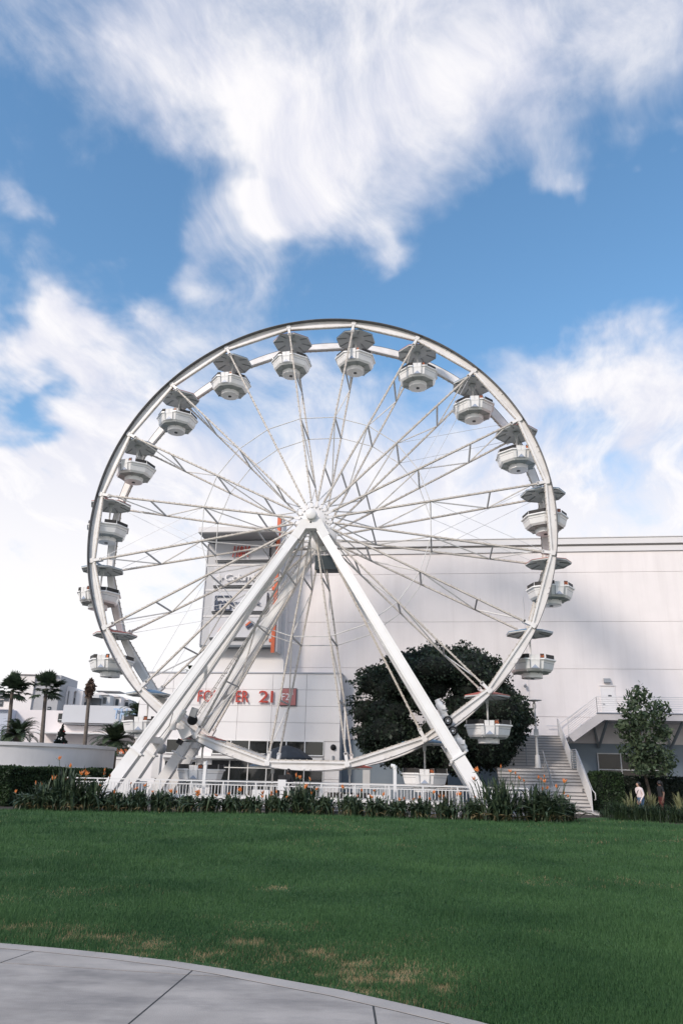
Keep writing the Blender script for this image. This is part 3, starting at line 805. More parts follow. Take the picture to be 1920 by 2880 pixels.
# ================================================================== big store wall
VW = 16.5
WALLM = mat('store_wall_stucco', (.86, .80, .77), .8, noise=.04, scale=.5, dirt=(.70, .64, .61), dirt_amt=.5, dirt_scale=(1.6, 1.6, .10), bump=.15, bump_scale=60)
JOINT = mat('wall_joint', (.42, .40, .40), .9)
BLUEG = mat('base_blue_grey', (.25, .30, .345), .75, noise=.06, scale=.7, dirt=(.33, .36, .38), dirt_amt=.4, dirt_scale=(.8, .8, .25))
COPE = mat('coping_metal', (.74, .715, .70), .55, noise=.04, scale=.4)
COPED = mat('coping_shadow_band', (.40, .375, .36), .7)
store = site('department_store', 'huge pale stucco store wall filling the right half behind the wheel', 'building', 0, VW)
ZTOP = 18.55
rows = [4.0, 5.72, 9.0, 12.35, 15.99, 17.55]
MB().bb(-5.0, 46, .06, 14, 0, ZTOP - .35).build('wall_core', mat('store_joint', (.62, .58, .56), .9), store)
for i in range(len(rows) - 1):
    MB().bb(-5.0, 46, 0, .1, rows[i] + .012, rows[i+1] - .012).build('wall_panel', WALLM, store)
MB().bb(-1.0, 46, .015, .1, .0, 3.99).build('base_band', BLUEG, store)
MB().bb(-5.0, 46, -.10, .3, 17.56, 17.95).build('lower_coping', COPE, store)
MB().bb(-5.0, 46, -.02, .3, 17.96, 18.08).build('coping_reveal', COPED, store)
MB().bb(-5.0, 46, -.24, .4, 18.09, ZTOP).build('upper_coping', COPE, store)
MB().bb(-5.0, 46, -.30, .5, ZTOP + .002, ZTOP + .06).build('coping_cap', COPE, store)
# service door above the walkway, lamp over it, notice plate
u0, zt = uz(1685, 1929, VW); u1, _ = uz(1727, 1929, VW)
DOORM = mat('door_white', (.80, .775, .76), .55, noise=.02)
dr = MB().bb(u0 + .06, u1 - .06, -.03, .0, 5.7, zt - .06).build('service_door', DOORM, store)
fr = MB().bb(u0, u0 + .055, -.06, .0, 5.7, zt).bb(u1 - .055, u1, -.06, .0, 5.7, zt).bb(u0 - .05, u1 + .05, -.09, .0, zt + .001, zt + .05)
fr.build('door_frame', DOORM, dr)
MB().bb(u0 + .5, u0 + .72, -.045, -.031, 7.12, 7.22).build('door_plate', DARK, dr)
MB().bb(u0 + .1, u0 + .2, -.12, -.03, 6.6, 6.66).build('door_handle', GREY, dr)
lu, lz = uz(1705, 1915, VW)
wlm = MB().prism([(-.22, .12), (.0, .22), (.0, -.2), (-.12, -.2)], lu - .22, lu + .22)
wlm = MB()
wlm.add([(lu - .22, -.28, lz - .12), (lu + .22, -.28, lz - .12), (lu + .22, 0, lz - .16), (lu - .22, 0, lz - .16), (lu - .22, -.2, lz + .14), (lu + .22, -.2, lz + .14), (lu + .22, 0, lz + .18), (lu - .22, 0, lz + .18)],
        [(3, 2, 1, 0), (4, 5, 6, 7), (0, 1, 5, 4), (1, 2, 6, 5), (2, 3, 7, 6), (3, 0, 4, 7)])
wlm.build('wall_lamp', GREY, store)
# small conduit and spotlight left of the stair
cu_, cz_ = uz(1476, 1926, VW)
MB().tube([(cu_, -.12, cz_), (cu_ - .05, -.35, cz_ - .15)], [.08, .11], 10).build('spotlight', GREY, store)
c2, cz2 = uz(1470, 1678, VW)
MB().tube([(c2, -.03, cz2), (c2, -.03, 5)], .018, 5).build('conduit', COPE, store)
# window under the walkway
GLASSD = mat('dark_glass', (.012, .014, .013), .06, spec=.8, noise=.2, scale=.7)
FRAME = mat('white_frame', (.74, .73, .71), .45, noise=.03)
wu0, wz1 = uz(1678, 2119, VW); wu1 = wu0 + 4.3; wz0 = wz1 - 1.9
w = MB().bb(wu0, wu1, -.03, .012, wz0, wz1).build('lower_window', mat('brown_blind_glass', (.035, .028, .02), .12, noise=.3, scale=1.1), store)
for a in (0, .345, .69, 1.0):
    x = wu0 + (wu1 - wu0) * a; MB().bb(x - .035, x + .035, -.09, -.031, wz0, wz1).build('mullion', FRAME, w)
for z in (wz1, wz1 - 1.02): MB().bb(wu0 - .035, wu1 + .035, -.095, -.032, z - .03, z + .03).build('transom', FRAME, w)
pu0, pz1 = uz(1020, 2165, VW); pu1, pz0 = uz(1040, 2193, VW)
MB().bb(pu0, pu1, -.04, .0, pz0 - .6, pz1).build('notice_board', FRAME, store)

# ================================================================== low white storefront with red lettering
VF = 15.2
WP = mat('white_panel', (.84, .815, .80), .5, noise=.02, scale=.7, dirt=(.7, .66, .65), dirt_amt=.3, dirt_scale=(.5, .5, .12))
shop = site('storefront', 'low white panelled storefront with red lettering, behind the wheel', 'building', 0, VF)
UR = -.31; UL = UR - 2.45 * 6
MB().bb(UL, UR, .05, 1.28, 2.6, 8.38).build('wall_core', JOINT, shop)
zr = [3.78, 5.0, 6.13, 7.26, 8.38]
# read the panel joints from the photo (rows) and 2.45 m columns
for i in range(4):
    for j in range(6):
        a = UR - 2.45 * (j + 1) + .012; b = UR - 2.45 * j - .012
        MB().bb(a, b, 0, .06, zr[i] + .012, zr[i+1] - .012).build('wall_panel', WP, shop)
MB().bb(UL - .05, UR + .06, -.06, 1.28, 8.385, 8.48).build('roof_edge', mat('roof_edge_grey', (.45, .46, .49), .6), shop)
MB().bb(UL, UR - .003, .062, 1.25, 0.0, 2.6).build('base_wall', WP, shop)
# pilaster at the right with panel joints
for z0, z1 in ((.1, 1.3), (1.33, 2.5), (2.53, 3.75)):
    MB().bb(-1.36, UR, .0, .06, z0, z1).build('pilaster_panel', WP, shop)
MB().bb(UR + .001, UR + .02, .1, 1.28, 0, 8.38).build('side_wall', mat('side_wall_shade', (.5, .52, .55), .7), shop)  # white wall's shaded side, the shade put into the grey
def glazing(ua, ub, za, zb, cols, rail=None, nm='window'):
    g = MB().bb(ua, ub, .02, .058, za, zb).build(nm, GLASSD, shop)
    for k in range(cols + 1):
        x = ua + (ub - ua) * k / cols; MB().bb(x - .035, x + .035, -.05, .019, za, zb).build('mullion', FRAME, g)
    MB().bb(ua, ub, -.055, .018, za - .05, za + .02).build('sill', FRAME, g)
    MB().bb(ua, ub, -.052, .017, zb - .03, zb + .03).build('head', FRAME, g)
    if rail: MB().bb(ua, ub, -.045, .016, rail - .03, rail + .03).build('transom', FRAME, g)
ua_, _ = uz(598, 2100, VF); ub_2, _ = uz(910, 2100, VF)
glazing(ua_, ub_2, 2.85, 3.76, 6)
ux0, _ = uz(468, 2100, VF); ux1, _ = uz(556, 2100, VF)
glazing(ux0, ux1, 2.85, 3.76, 2)
glazing(ua_, ub_2, .1, 2.45, 6, rail=1.95, nm='shop_window')
glazing(ux0, ux1, .1, 2.3, 2, rail=1.95, nm='shop_window')
led = MB().bb(ux0 - .2, ub_2, -.55, .0, 2.52, 2.68).build('ledge', FRAME, shop)
MB().bb(ua_ + 2.5, ua_ + 4.8, -.5, -.02, 2.69, 2.9).build('ledge_box', FRAME, led)
MB().bb(uz(560, 2100, VF)[0], uz(596, 2100, VF)[0], -.02, .04, .1, 3.75).build('pilaster_panel', WP, shop)
su, sz = uz(937, 2102, VF)
MB().lathe([(.0, .2), (.14, .18), (.2, .06), (.2, -.0)], 16, (su, 0, sz), axis='y').build('wall_sconce', BLACK, shop)
MB().bb(su - .06, su + .06, -.1, 0, sz - 1.3, sz - .55).build('wall_conduit', GREY, shop)
RED = mat('sign_red', (.52, .055, .035), .4, noise=.03)
f0, zf1 = uz(560, 1942, VF); f1, zf0 = uz(768, 1976.5, VF)
sg = site('shop_sign', 'red raised letters FOREVER 21 on the white storefront', 'sign', (f0 + f1) / 2, VF - .01)
letters('FOREVER', f0 - (f0 + f1) / 2, f0 - (f0 + f1) / 2 + 3.72, zf0, zf1, -.14, .1, RED, sg, gap=.13)
letters('21', f1 - (f0 + f1) / 2 - 1.02, f1 - (f0 + f1) / 2, zf0, zf1, -.14, .1, RED, sg, gap=.2)
q0, qz1 = uz(790, 1937, VF); q1, qz0 = uz(832, 1984, VF)
sq = site('square_sign', 'square faded red sign with white F21 beside the red lettering', 'sign', (q0 + q1) / 2, VF - .01)
hw = (q1 - q0) / 2
MB().bb(-hw, hw, -.14, -.0, qz0, qz1).build('panel', mat('faded_red', (.46, .17, .16), .5, noise=.12, scale=1.2), sq)
fr_ = MB().bb(-hw - .02, hw + .02, -.12, -.01, qz0 - .03, qz0 - .001).bb(-hw - .02, hw + .02, -.12, -.01, qz1 + .001, qz1 + .03).bb(hw + .001, hw + .03, -.12, -.01, qz0, qz1)
fr_.build('frame', DARK, sq)
WHL = mat('sign_white', (.82, .80, .79), .4)
letters('F21', -hw * .80, hw * .40, qz0 + (qz1 - qz0) * .3, qz0 + (qz1 - qz0) * .70, -.15, .01, WHL, sq, gap=.1)
letters('o', hw * .44, hw * .66, qz0 + (qz1 - qz0) * .62, qz0 + (qz1 - qz0) * .86, -.15, .01, WHL, sq)
# planter palm on the storefront roof is built with the plants

# ================================================================== sign tower
VT = 14.8
tower = site('sign_tower', 'grey sign tower with overhanging roof and four stacked shop signs behind the wheel', 'tower', 0, VT)
TG = mat('tower_grey', (.52, .52, .53), .6, noise=.03, scale=.6)
TP = mat('sign_panel_grey', (.58, .58, .60), .5, noise=.03, scale=.5)
TWH = mat('tower_white', (.74, .715, .70), .6, noise=.03, scale=.5)
MB().bb(-10.2, -4.6, .9, 9.0, 8.4, 18.3).build('tower_core', TWH, tower)
MB().bb(-10.7, -5.42, .06, .9, 10.38, 18.1).build('sign_block', TG, tower)
MB().bb(-10.78, -10.71, -.02, .9, 10.38, 18.1).build('edge_fin', TP, tower)
MB().bb(-10.72, -5.40, -.03, .95, 10.22, 10.37).build('bottom_trim', mat('trim_dark', (.14, .16, .18), .6), tower)
def zz540(x, y, v): return uz(540 + x / 5.2267, 1460 + y / 5.2267, v)
boards = [(345, 1130, 330, 595), (310, 1130, 700, 968), (285, 1090, 1070, 1350), (250, 1075, 1455, 1740)]
BZ = []
for (x0, x1, y0, y1) in boards:
    a, zt_ = zz540(x0, y0, VT - .1); b, zb_2 = zz540(x1, y1, VT - .1); a2, _ = zz540(x0, y1, VT - .1)
    BZ.append((a2, b, zb_2, zt_))
    pnl = MB().bb(a2, b, -.16, -.02, zb_2, zt_).build('sign_panel', TP, tower)
    MB().bb(a2 + .03, b - .03, -.1, .05, zb_2 - .14, zb_2 - .005).build('shadow_strip', DARK, pnl)  # solid dark bars painted as the shadow along the panel's edges
    MB().bb(b + .005, b + .09, -.1, .05, zb_2, zt_ - .3).build('shadow_strip', DARK, pnl)
for y in (675, 1040, 1425):
    _, z = zz540(600, y, VT); MB().bb(-10.66, -5.46, .02, .059, z - .05, z + .05).build('panel_reveal', TWH, tower)
_, z = zz540(700, 300, VT); MB().bb(-10.6, -5.5, -.0, .059, z - .22, z + .1).build('top_band', mat('tower_band', (.22, .25, .27), .6), tower)
# roof slab
zs = uz(680, 1521, VT)[1]; ul_ = uz(559, 1498, 12.75)[0]
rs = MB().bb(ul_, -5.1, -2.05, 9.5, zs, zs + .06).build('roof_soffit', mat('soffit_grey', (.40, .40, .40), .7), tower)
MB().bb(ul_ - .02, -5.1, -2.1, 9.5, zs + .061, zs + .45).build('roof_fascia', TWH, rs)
MB().bb(ul_ + .3, -5.4, -1.7, 9.0, zs + .451, zs + .52).build('roof_cap', TWH, rs)
MB().bb(-9.9, -5.6, .3, 8.5, 18.0, zs).build('clerestory', mat('clerestory_dark', (.05, .055, .06), .4), tower)
# orange blade
ORANGE = mat('blade_orange', (.62, .13, .05), .5, noise=.04)
ft, fzt = uz(790, 1452, VT - .5); fb, fzb = uz(777, 1836, VT - .5)
bl = MB().bb(-5.28, -5.02, -.62, -.50, fzb, fzt).build('blade', ORANGE, tower)
MB().bb(-5.019, -4.86, -.5, .9, fzb + .1, fzt - .2).build('blade_back', TG, bl)
for y in (300, 410, 1040, 1800):
    _, z = zz540(1240, y, VT); MB().bb(-5.45, -5.285, -.55, -.3, z - .12, z + .12).build('blade_bracket', ORANGE if y > 900 else TWH, bl)
# lettering on the tower
def sign(lbl, bi): 
    a, b, zb_, zt_ = BZ[bi]
    return site('tower_sign', lbl, 'sign', 0, VT - .17), a, b, zb_, zt_
s_, a, b, zb_, zt_ = sign('slanted red H&M letters on the top panel of the sign tower', 0)
x0, zt1 = zz540(612, 405, VT - .2); x1, zb1 = zz540(850, 560, VT - .2)
letters('H&M', x0, x1, zb1, zt1, -.14, .12, RED, s_, gap=.02, shear=.28)
s_, a, b, zb_, zt_ = sign('white Columbia lettering with woven diamond emblem on the sign tower', 1)
x0, zt1 = zz540(495, 812, VT - .2); x1, zb1 = zz540(1065, 905, VT - .2)
letters('Columbia', x0, x1, zb1, zt1, -.12, .1, WHL, s_, gap=.05)
SGD = mat('letter_return_dark', (.05, .07, .11), .5)
cx, czt = zz540(415, 800, VT - .2); _, czb = zz540(415, 925, VT - .2); cz = (czt + czb) / 2; hh = (czt - czb) / 2
for i in range(-1, 2):
    for j in range(-1, 2):
        if abs(i) + abs(j) == 2 and i * j > 0 and False: continue
        c = (cx + (i - j) * hh * .30, -.1, cz + (i + j) * hh * .30)
        d1 = Vector((1, 0, 1)).normalized() if (i + j) % 2 == 0 else Vector((-1, 0, 1)).normalized()
        o_ = MB()
        d2 = Vector((d1.z, 0, -d1.x))
        for q in (-1, 1):
            cc = Vector(c) + d2 * q * hh * .105
            o_.bar(cc - d1 * hh * .19, cc + d1 * hh * .19, hh * .15, .1)
        o_.build('emblem_tile', WHL, s_)
NAVY = mat('letter_navy', (.03, .05, .10), .45)
s_, a, b, zb_, zt_ = sign('navy square monogram and dark lettering on third panel of sign tower', 2)
x0, zt1 = zz540(352, 1135, VT - .2); x1, zb1 = zz540(562, 1332, VT - .2)
for A_, B_ in (((x0, zb1), (x1, zb1)), ((x0, zt1), (x1, zt1)), ((x0, zb1), (x0, zt1)), ((x1, zb1), (x1, zt1))):
    MB().bar((A_[0], -.08, A_[1]), (B_[0], -.08, B_[1]), .07, .1).build('square_side', NAVY, s_)
letters('nr', x0 + .12, x1 - .12, zb1 + .12, zb1 + .95, -.1, .08, NAVY, s_, gap=.06)
x0, zt1 = zz540(595, 1200, VT - .2); x1, zb1 = zz540(1010, 1268, VT - .2)
letters('rack', x0, x1, zb1, zt1, -.1, .08, NAVY, s_, gap=.12)
s_, a, b, zb_, zt_ = sign('orange leaf shape and slanted orange bar on lowest panel of sign tower', 3)
x0, zt1 = zz540(395, 1530, VT - .2); x1, zb1 = zz540(500, 1705, VT - .2)
pts = []
for i in range(9): t = i / 8; pts.append((x1 + (x0 - x1) * math.sin(t * PI / 2) - (x1 - x0) * .1, zt1 + (zb1 - zt1) * t))
for i in range(8, -1, -1): t = i / 8; pts.append((x1 - (x1 - x0) * (.1 + .35 * t) + .0, zt1 + (zb1 - zt1) * t))
MB().prism(pts[:-1], -.12, -.02).build('leaf', mat('leaf_orange', (.60, .20, .10), .5), s_)
x0, zt1 = zz540(805, 1528, VT - .2); x1, zb1 = zz540(890, 1600, VT - .2)
MB().bar((x0, -.08, zb1), (x1, -.08, zt1), .2, .1).build('bar', NAVY, s_)
MB().bar((x0 - .05, -.1, zb1 + .16), (x1 - .15, -.1, zt1 + .1), .13, .1).build('bar', ORANGE, s_)

# ================================================================== stair, walkway
STEP = mat('stair_concrete', (.60, .57, .55), .8, noise=.07, scale=1.2, dirt=(.36, .34, .33), dirt_amt=.5, dirt_scale=(.9, .9, 2.5))
STEPS = mat('stair_riser', (.60, .57, .55), .8, noise=.07, scale=1.2, dirt=(.33, .31, .30), dirt_amt=.5, dirt_scale=(.9, .9, 2.5))
NOSE_SHADE = mat('stair_nosing_shade', (.20, .195, .20), .8, noise=.15, scale=3)  # dark colour paints in the shadow line under each step edge
stair = site('staircase', 'wide pale concrete staircase rising to the right of the dark tree', 'staircase', 0, 0)
SU0, SU1 = 9.7, 14.05
n1_, n2_ = 13, 12; rz_ = 4.24 / 25; tread = .29; v0 = 3.9; land = 1.35
vv = v0
STEPV = []
for k in range(25):
    z = (k + 1) * rz_
    STEPV.append((vv, z))
    dep = land + tread if k == 12 else tread
    w1 = SU1 + (.30 if k == 0 else .12 if k < 13 else .05)
    st_o = MB().bb(SU0, w1, vv, vv + dep + .05, z - rz_ - .002, z - .026).build('step', STEPS, stair)
    MB().bb(SU0, w1, vv - .045, vv + dep + .02, z - .025, z).build('shaded_nosing', NOSE_SHADE, st_o)
    vv += dep
VEND = vv
MB().bb(SU0, SU1 + .1, VEND + .001, VW - .02, 3.9, 4.24).build('top_landing', STEP, stair)
MB().bb(SU0 + .3, SU1 - .1, v0 + 1.5, VEND, 0, 1.2).build('stair_mass', STEP, stair)
MB().bb(SU1 - .3, SU1 + .35, v0 - .55, v0 + .5, -.02, .11).build('foot_pad', STEP, stair)
RAIL = mat('rail_paint', (.66, .645, .635), .45, noise=.04)
def guard(p_list, h, bars, parent, post_d=1.5, r=.022, top_r=.03, nm='guard_bar'):
    """rail panel along a polyline of (u,v,z) floor points"""
    for i in range(bars + 1):
        zo = h * (i + .35) / (bars + .35) if i < bars else h
        MB().tube([(p[0], p[1], p[2] + zo) for p in p_list], top_r if i == bars else r, 6).build('top_rail' if i == bars else nm, RAIL, parent)
    for a, b in zip(p_list[:-1], p_list[1:]):
        L = math.dist(a, b); n = max(1, round(L / post_d))
        for k in range(n + 1):
            t = k / n; p = [a[j] + (b[j] - a[j]) * t for j in range(3)]
            MB().tube([(p[0], p[1], p[2] - .05), (p[0], p[1], p[2] + h)], .026, 6).build('post', RAIL, parent)
gl = site('stair_guard', 'white barred guard rail down the right side of the staircase', 'railing', 0, 0)
pts1 = [(SU1 + .06, v0 - .05, .12), (SU1 + .06, v0 + 12 * tread, 13 * rz_), (SU1 + .06, v0 + 12 * tread + land, 13 * rz_)]
guard(pts1, 1.05, 8, gl, 1.4, r=.03)
pts2 = [(SU1 - .02, v0 + 12 * tread + land + .05, 13 * rz_), (SU1 - .02, VEND, 25 * rz_), (SU1 - .02, VEND + .3, 25 * rz_)]
guard(pts2, 1.05, 8, gl, 1.4, r=.03)
hr = MB().tube([(SU1 + .2, v0 - .35, 1.0), (SU1 + .2, v0 - .36, .72), (SU1 + .2, v0 - .1, .68)], .028, 6).tube([(SU1 + .2, v0 - .35, 1.0), (SU1 + .2, v0 + .3, 1.15), (SU1 + .12, v0 + 12 * tread, 13 * rz_ + .95)], .028, 6)
hr.build('handrail_return', RAIL, gl)
ch = site('stair_handrail', 'slim steel handrail down the middle of the staircase', 'railing', 0, 0)
hu = 12.32
MB().tube([(hu, v0 + 12.5 * tread, 13 * rz_ + .9), (hu, v0 + .1, .98 + .1), (hu, v0 - .3, 1.0)], .032, 6).build('handrail', GREY, ch)
for k in (0, 5, 11):
    v_, z_ = STEPV[k]; MB().tube([(hu, v_ + .12, z_ - .02), (hu, v_ + .12, z_ + .93)], .026, 6).build('post', GREY, ch)
hu2 = 11.55
ch2 = site('stair_handrail', 'slim steel handrail on the upper stair flight behind the lamp post', 'railing', 0, 0)
MB().tube([(hu2, STEPV[24][0] + .2, STEPV[24][1] + .95), (hu2, STEPV[13][0] - .2, STEPV[13][1] + .9)], .032, 6).build('handrail', GREY, ch2)
for k in (13, 18, 24):
    v_, z_ = STEPV[k]; MB().tube([(hu2, v_ + .12, z_ - .02), (hu2, v_ + .12, z_ + .93)], .026, 6).build('post', GREY, ch2)
# lamp post on the landing
lp_v = v0 + 12 * tread + .5
lu_, _ = uz(1512, 2154, lp_v)
lamp = site('lamp_post', 'slim grey lamp post with flat disc top on the stair landing', 'lamp post', lu_, lp_v, 13 * rz_)
LMP = mat('lamp_grey', (.52, .52, .52), .5, noise=.05)
MB().lathe([(.20, 0), (.20, .06), (.16, .1), (.13, .7), (.10, .74), (.0, .74)], 16).build('base', LMP, lamp)
MB().tube([(0, 0, .7), (0, 0, 3.35)], [.075, .065], 12).build('pole', LMP, lamp)
MB().lathe([(.065, 3.3), (.10, 3.36), (.11, 3.55), (.06, 3.62), (.06, 3.70)], 14).build('lamp_head', LMP, lamp)
MB().lathe([(.06, 3.70), (.44, 3.76), (.45, 3.79), (.1, 3.85), (0, 3.85)], 24).build('lamp_disc', LMP, lamp)
MB().bb(-.13, .13, -.13, -.02, 1.75, 2.15).build('control_box', LMP, lamp)
# walkway along the wall
VD = 12.8
walk = site('raised_walkway', 'raised walkway with barred railing along the store wall, right of stairs', 'walkway', 0, 0)
du0 = uz(1680, 2007, VD)[0]; dz1 = 5.68; dz0 = 5.28
FASC = mat('walkway_fascia', (.60, .565, .56), .7, noise=.05, scale=.7, dirt=(.45, .44, .45), dirt_amt=.4, dirt_scale=(.6, .6, .3))
sl_u, sl_z = uz(1603, 2060, VD)
poly = [(du0, dz1), (46, dz1), (46, dz0), (du0 + .35, dz0), (sl_u + .15, 3.92), (sl_u - .15, 4.28)]
MB().prism(poly, VD, VD + .25).build('fascia', FASC, walk)
MB().prism([(du0 + .1, dz1 - .08), (46, dz1 - .08), (46, dz0 + .05), (du0 + .4, dz0 + .05), (sl_u + .2, 4.0), (sl_u, 4.25)], VD + .251, VW - .02).build('deck', FASC, walk)
MB().bb(du0 - .05, 46, VD - .06, VD + .25, dz1 + .002, dz1 + .05).build('deck_edge', mat('deck_edge_blue', (.22, .25, .31), .6), walk)
guard([(sl_u - .1, VD + .1, 4.3), (du0, VD + .1, dz1 + .05), (40, VD + .1, dz1 + .05)], 1.0, 7, walk, 1.9, r=.018, top_r=.026)
MB().tube([(sl_u - .3, VW - .3, 5.1), (sl_u - 1.0, VW - .3, 5.1)], .03, 6).build('wall_handrail', RAIL, walk)
MB().tube([(sl_u - .3, VW - .3, 5.1), (du0 - .1, VW - .3, dz1 + .85)], .03, 6).build('wall_handrail', RAIL, walk)
BRACE = mat('brace_grey', (.26, .29, .31), .6)
for k in range(8):
    bu = uz(1682, 2100, VW)[0] + k * 2.32
    MB().bar((bu, VW - .05, 3.75), (bu + .05, VD + .5, dz0), .16, .12, up=(1, 0, 0)).build('knee_brace', BRACE, walk)
    MB().bar((bu, VW - .12, 3.75), (bu - .25, VW - .12, dz0), .12, .12, up=(0, 1, 0)).build('knee_brace', BRACE, walk)
MB().tube([(14.35, 13.5, 4.0), (14.9, 14.8, 4.0), (16.0, 15.6, 5.2)], .05, 6).build('drain_pipe', RAIL, walk)
# ================================================================== railing in front of the wheel
FW = mat('railing_white', (.76, .75, .74), .4, noise=.03, scale=3)
def bar_mesh(w, d, hgt, nm, m):
    return mesh_of(MB().bb(-w/2, w/2, -d/2, d/2, 0, hgt), nm, m)
def railing(label, ua, ub, v, z0, htop=1.25, spacing=.145, posts=1.45, balus=True, rz=None):
    f = site('railing', label, 'railing', (ua + ub) / 2, v, 0)
    L = ub - ua; hw_ = L / 2
    MB().bb(-hw_, hw_, -.03, .03, htop - .05, htop).build('top_rail', FW, f)
    MB().bb(-hw_, hw_, -.022, .022, htop - .19, htop - .15).build('middle_rail', FW, f)
    MB().bb(-hw_, hw_, -.022, .022, z0 + .08, z0 + .12).build('bottom_rail', FW, f)
    pm = bar_mesh(.055, .055, htop - .055 - z0 + .12, 'post', FW); bm = bar_mesh(.026, .026, htop - .192 - z0 - .122, 'baluster', FW)
    n = round(L / posts)
    for k in range(n + 1): link('post', pm, f, loc=(-hw_ + L * k / n, 0, z0 - .12))
    n = round(L / spacing)
    for k in range(n):
        link('baluster', bm, f, loc=(-hw_ + L * (k + .5) / n, 0, z0 + .121))
    return f
railing('long white metal railing with thin balusters in front of the wheel', -10.26, 10.1, -4.0, .18)
railing('white inner railing behind the lowest gondolas', -9.2, 8.9, 5.9, .14, htop=1.2, spacing=.22, posts=1.8)
# boarding platform
plat = site('boarding_platform', 'low white boarding platform under the lowest gondolas', 'platform', 0, 0)
MB().bb(-6.6, 6.6, -.5, 3.0, .40, .52).build('deck', WHITE, plat)
for k in range(7):
    x = -6.2 + k * 2.05
    MB().bb(x, x + .14, -.45, 2.9, .12, .40).build('bearer', WHITE2, plat)
MB().bb(-6.7, 6.7, -.95, -.62, .16, .30).build('step', WHITE, plat)
bx = MB().bb(-2.4, -1.6, -1.0, -.6, .31, .85).build('ramp_box', WHITE, plat)
MB().bb(3.1, 3.9, -1.0, -.6, .31, .75).build('ramp_box', WHITE, plat)
# pipe-headed posts
for lab, px_x, px_y in (('white square post with pipe head behind the railing, left', 579, 2142), ('white square post with pipe head behind the railing, right of middle', 1110, 2153)):
    bu, bz = uz(px_x, px_y, -3.5)
    b_ = site('pipe_post', lab, 'post', bu, -3.5, .12, 'pipe-headed posts')
    MB().bb(-.07, .07, -.07, .07, 0, bz - .22).build('shaft', FW, b_)
    MB().tube([(0, 0, bz - .25), (0, 0, bz - .12)], .095, 12).tube([(0, 0, bz - .16), (-.18 if px_x > 900 else -.02, 0, bz - .13)], .085, 12).build('pipe_head', FW, b_)
# operator podium
pu, pz = uz(796, 2191, -.75)
pod = site('control_podium', 'white operator podium with dark screen behind the railing', 'podium', pu, -.9, .31)
MB().bb(-.19, .19, -.12, .12, .55, 1.02).build('cabinet', FW, pod)
MB().bb(-.09, .09, -.08, .08, 0, .55).build('stem', FW, pod)
MB().bb(-.2, .15, -.05, .08, 1.02, 1.22).build('screen', BLACK, pod)
# parasol
uu, uzz = uz(806, 2105, 6.5)
par = site('market_umbrella', 'dark navy market umbrella open behind the bottom of the wheel', 'umbrella', uu, 6.5, .12)
NAVYF = mat('navy_fabric', (.028, .036, .048), .8, noise=.15, scale=3, bump=.2, bump_scale=20)
can = MB(); rt = 1.52; z0u = 2.35
for k in range(8):
    a0, a1 = 2*PI*k/8 + .2, 2*PI*(k+1)/8 + .2
    def P_(r_, a_, sag=0): return (r_ * math.cos(a_), r_ * math.sin(a_), z0u + .70 * (1 - (r_ / rt) ** 1.9) + sag)
    am = (a0 + a1) / 2
    vs = [P_(.05, a0), P_(rt*.5, a0), P_(rt, a0), P_(rt*.5 * .97, am, -.03), P_(rt * .955, am, -.05), P_(rt*.5, a1), P_(rt, a1), P_(.05, a1)]
    can.add(vs, [(0, 1, 3), (0, 3, 7), (1, 2, 4, 3), (3, 4, 6, 5), (7, 3, 5)], True)
    val = [P_(rt, a0), P_(rt * .955, am, -.05), P_(rt, a1)]
    lo = [(p[0], p[1], p[2] - .16) for p in val]
    can.add(val + lo, [(0, 1, 4, 3), (1, 2, 5, 4)])
can.build('canopy', NAVYF, par)
MB().tube([(0, 0, 0), (0, 0, 3.05)], .035, 8).build('pole', GREY, par)
MB().lathe([(.32, 0), (.32, .08), (.06, .14)], 16).build('base', DARK, par)
# tall grey pole and ticket kit behind the legs
q_u, q_z = uz(458, 2118, -.2 + 6)
kb = site('camera_box', 'grey round-topped utility box on post between the left legs', 'utility box', uz(442, 2150, 6.0)[0], 6.0, .1)
MB().bb(-.22, .22, -.2, .2, 1.1, 2.45).build('box', FW, kb)
MB().lathe([(.0, .32), (.26, .28), (.3, 0), (.3, -.3)], 18, (.1, 0, 2.75), axis='y').build('drum', GREY, kb)
MB().bb(-.05, .05, -.05, .05, 0, 1.1).build('post', GREY, kb)

# ================================================================== foliage tools
def leaf_quads(C, size, rnd, flat=None, elong=1.6, jit=.35):
    """C (n,3) centres -> arrays of small bent leaf faces"""
    n = len(C)
    d = rnd.normal(size=(n, 3)); d /= np.linalg.norm(d, axis=1)[:, None]
    if flat is not None: d = d * (1 - flat) + flat * np.array([0, 0, -.25]); d /= np.linalg.norm(d, axis=1)[:, None]
    s_ = rnd.normal(size=(n, 3)); s_ -= (s_ * d).sum(1)[:, None] * d; s_ /= np.linalg.norm(s_, axis=1)[:, None]
    L = size * (1 + jit * rnd.normal(size=n)).clip(.4, 2)[:, None]
    a = C - d * L * .5 * elong; b = C + d * L * .5 * elong
    w_ = s_ * L * .5
    V = np.stack([a, C + w_, b, C - w_], 1).reshape(-1, 3)
    F = np.arange(4 * n).reshape(n, 4)
    return V, F
def crown_points(lobes, n, rnd, inner=.55):
    """points near the surfaces of many ellipsoid lobes"""
    tot = sum(l[3] * l[4] for l in lobes); out = []
    for (cx, cy, cz, rx, rz) in lobes:
        k = int(n * rx * rz / tot)
        d = rnd.normal(size=(k, 3)); d /= np.linalg.norm(d, axis=1)[:, None]
        r_ = (inner + (1 - inner) * rnd.random(k) ** .6) * (1 + .12 * rnd.normal(size=k))
        out.append(np.array([cx, cy, cz]) + d * r_[:, None] * np.array([rx, rx, rz]))
    return np.concatenate(out)
BARK = mat('bark', (.085, .065, .05), .9, noise=.3, scale=6, bump=.8, bump_scale=18)
